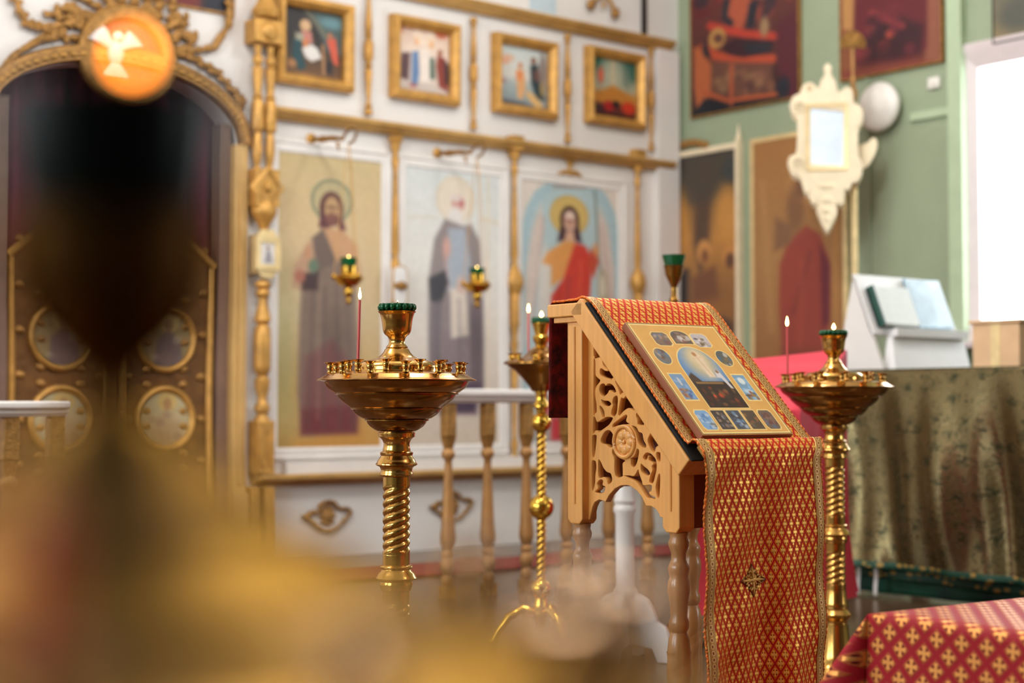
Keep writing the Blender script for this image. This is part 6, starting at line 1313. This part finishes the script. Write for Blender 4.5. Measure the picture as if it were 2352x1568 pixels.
# ------------------------------------------------------------------ red table close on this side
KA = (RIGHT * .83 + FWD * .56).normalized(); KB = (RIGHT * .56 - FWD * .83).normalized()
k0 = at_depth(1994, 1408, 3.0); TZ2 = k0.z; k0 = Vector((k0.x, k0.y, 0))
t = thing('low_table', k0 + KA * .45 + KB * .45, 'low square table under the red cross-patterned cloth, in the corner nearest the viewer', 'table', rz=math.atan2(KA.y, KA.x))
m = MB(); m.box((0, 0, TZ2 - .03), (.86, .86, .03)); m.build('table_top', 'wood_dk', t)
for sx in (-1, 1):
    for sy in (-1, 1): m = MB(); m.box((sx * .34, sy * .34, (TZ2 - .046) / 2), (.05, .05, TZ2 - .046)); m.build('leg', 'wood_dk', t)
c2 = thing('red_tablecloth', k0, 'crimson cloth with gold crosses spread over the low table, one corner hanging out', 'cloth')
m = MB(); m.grid(20, 20, lambda u, v: tuple(KA * (.9 * u) + KB * (.9 * v) + Vector((0, 0, TZ2 + .002 - .004 * (1 - min(1, 20 * u, 20 * v))))), lambda u, v: (.9 * v, .9 * u)); m.build('top', 'red_table', c2, solid=.002, recalc=False)
def side_fall(u, v):                                    # the face along KB, normal -KA, with a soft wave
    k = v; w = .03 * k + .012 * k * math.sin(17 * u) ; q = KB * (.9 * u) - KA * w; return (q.x, q.y, TZ2 - .002 - (TZ2 - .03) * v)
m = MB(); m.grid(60, 30, side_fall, lambda u, v: (.9 * u, -.5 * v)); m.build('side_fall', 'red_table', c2, solid=.002, recalc=False)
def corner_fall(u, v):
    a = u * PI / 2; d = -KA * math.cos(a) - KB * math.sin(a); r = v * (.03 + .30 * math.sin(2 * a) ** 1.2) ; q = d * r; return (q.x, q.y, TZ2 - .002 - (TZ2 - .03) * v)
m = MB(); m.grid(24, 30, corner_fall, lambda u, v: (-.22 * u * v, -.5 * v)); m.build('corner_fall', 'red_table', c2, solid=.002, recalc=False)
def back_fall(u, v):
    w = .03 * v + .01 * v * math.sin(19 * u); q = KA * (.9 * u) - KB * w; return (q.x, q.y, TZ2 - .002 - (TZ2 - .03) * v)
m = MB(); m.grid(50, 20, back_fall, lambda u, v: (.9 * u, -.5 * v)); m.build('far_fall', 'red_table', c2, solid=.002, recalc=False)

# ------------------------------------------------------------------ light: overcast daylight through the windows, added near-white fill lights under the ceiling, no fittings
w = bpy.data.worlds.new('overcast_sky'); SC.world = w; w.use_nodes = True; nt = w.node_tree
bg = nt.nodes['Background']; bg.inputs['Color'].default_value = (.88, .95, 1.0, 1); bg.inputs['Strength'].default_value = 11.0
def portal(x, ya, yb, sgn):
    l = bpy.data.lights.new('window_daylight', 'AREA'); l.shape = 'RECTANGLE'; top = WZ1 if sgn > 0 else LZ1; l.size = top - WZ0; l.size_y = yb - ya; l.cycles.is_portal = True
    o = bpy.data.objects.new('window_daylight', l); COL.objects.link(o); o.location = (x, (ya + yb) / 2, (WZ0 + top) / 2); o.rotation_euler = (0, sgn * PI / 2, 0)
for a, b in RW: portal(X1 + .2, a, b, 1)
for a, b in LW: portal(X0 - .2, a, b, -1)
def lamp(loc, power, col, r):  # added point light, no fitting hangs there
    l = bpy.data.lights.new('ceiling_fill_light', 'POINT'); l.energy = power; l.color = col; l.shadow_soft_size = r
    o = bpy.data.objects.new('ceiling_fill_light', l); COL.objects.link(o); o.location = loc; return o
FILL_COL = (.98, .99, 1.0)
lamp((3.4, 4.0, 4.3), 250, FILL_COL, .35)
lamp((6.0, 5.6, 4.5), 60, FILL_COL, .25)
lamp((.6, 4.6, 4.3), 150, FILL_COL, .3)
lamp((4.6, -.6, 4.3), 110, FILL_COL, .3)  # added to brighten the front of the lectern runner

# ------------------------------------------------------------------ camera and picture settings
cd = bpy.data.cameras.new('camera'); cam = bpy.data.objects.new('camera', cd); COL.objects.link(cam); SC.camera = cam
cam.location = CAM; R3 = Matrix((RIGHT, CU, -CF)).transposed(); cam.rotation_euler = R3.to_euler()
cd.sensor_width = 36.0; cd.lens = F_PX / 2352 * 36.0; cd.clip_start = .02; cd.clip_end = 60
cd.dof.use_dof = True; cd.dof.focus_distance = 3.78; cd.dof.aperture_fstop = cd.lens / 24.0; cd.dof.aperture_blades = 0
SC.view_settings.view_transform = 'Standard'; SC.view_settings.look = 'None'; SC.view_settings.exposure = 0.1; SC.view_settings.gamma = 1.0; SC.view_settings.use_curve_mapping = False
SC.cycles.use_denoising = True; SC.cycles.sample_clamp_indirect = 6.0; SC.cycles.max_bounces = 10; SC.cycles.diffuse_bounces = 5; SC.cycles.transparent_max_bounces = 8; SC.cycles.caustics_reflective = False; SC.cycles.caustics_refractive = False
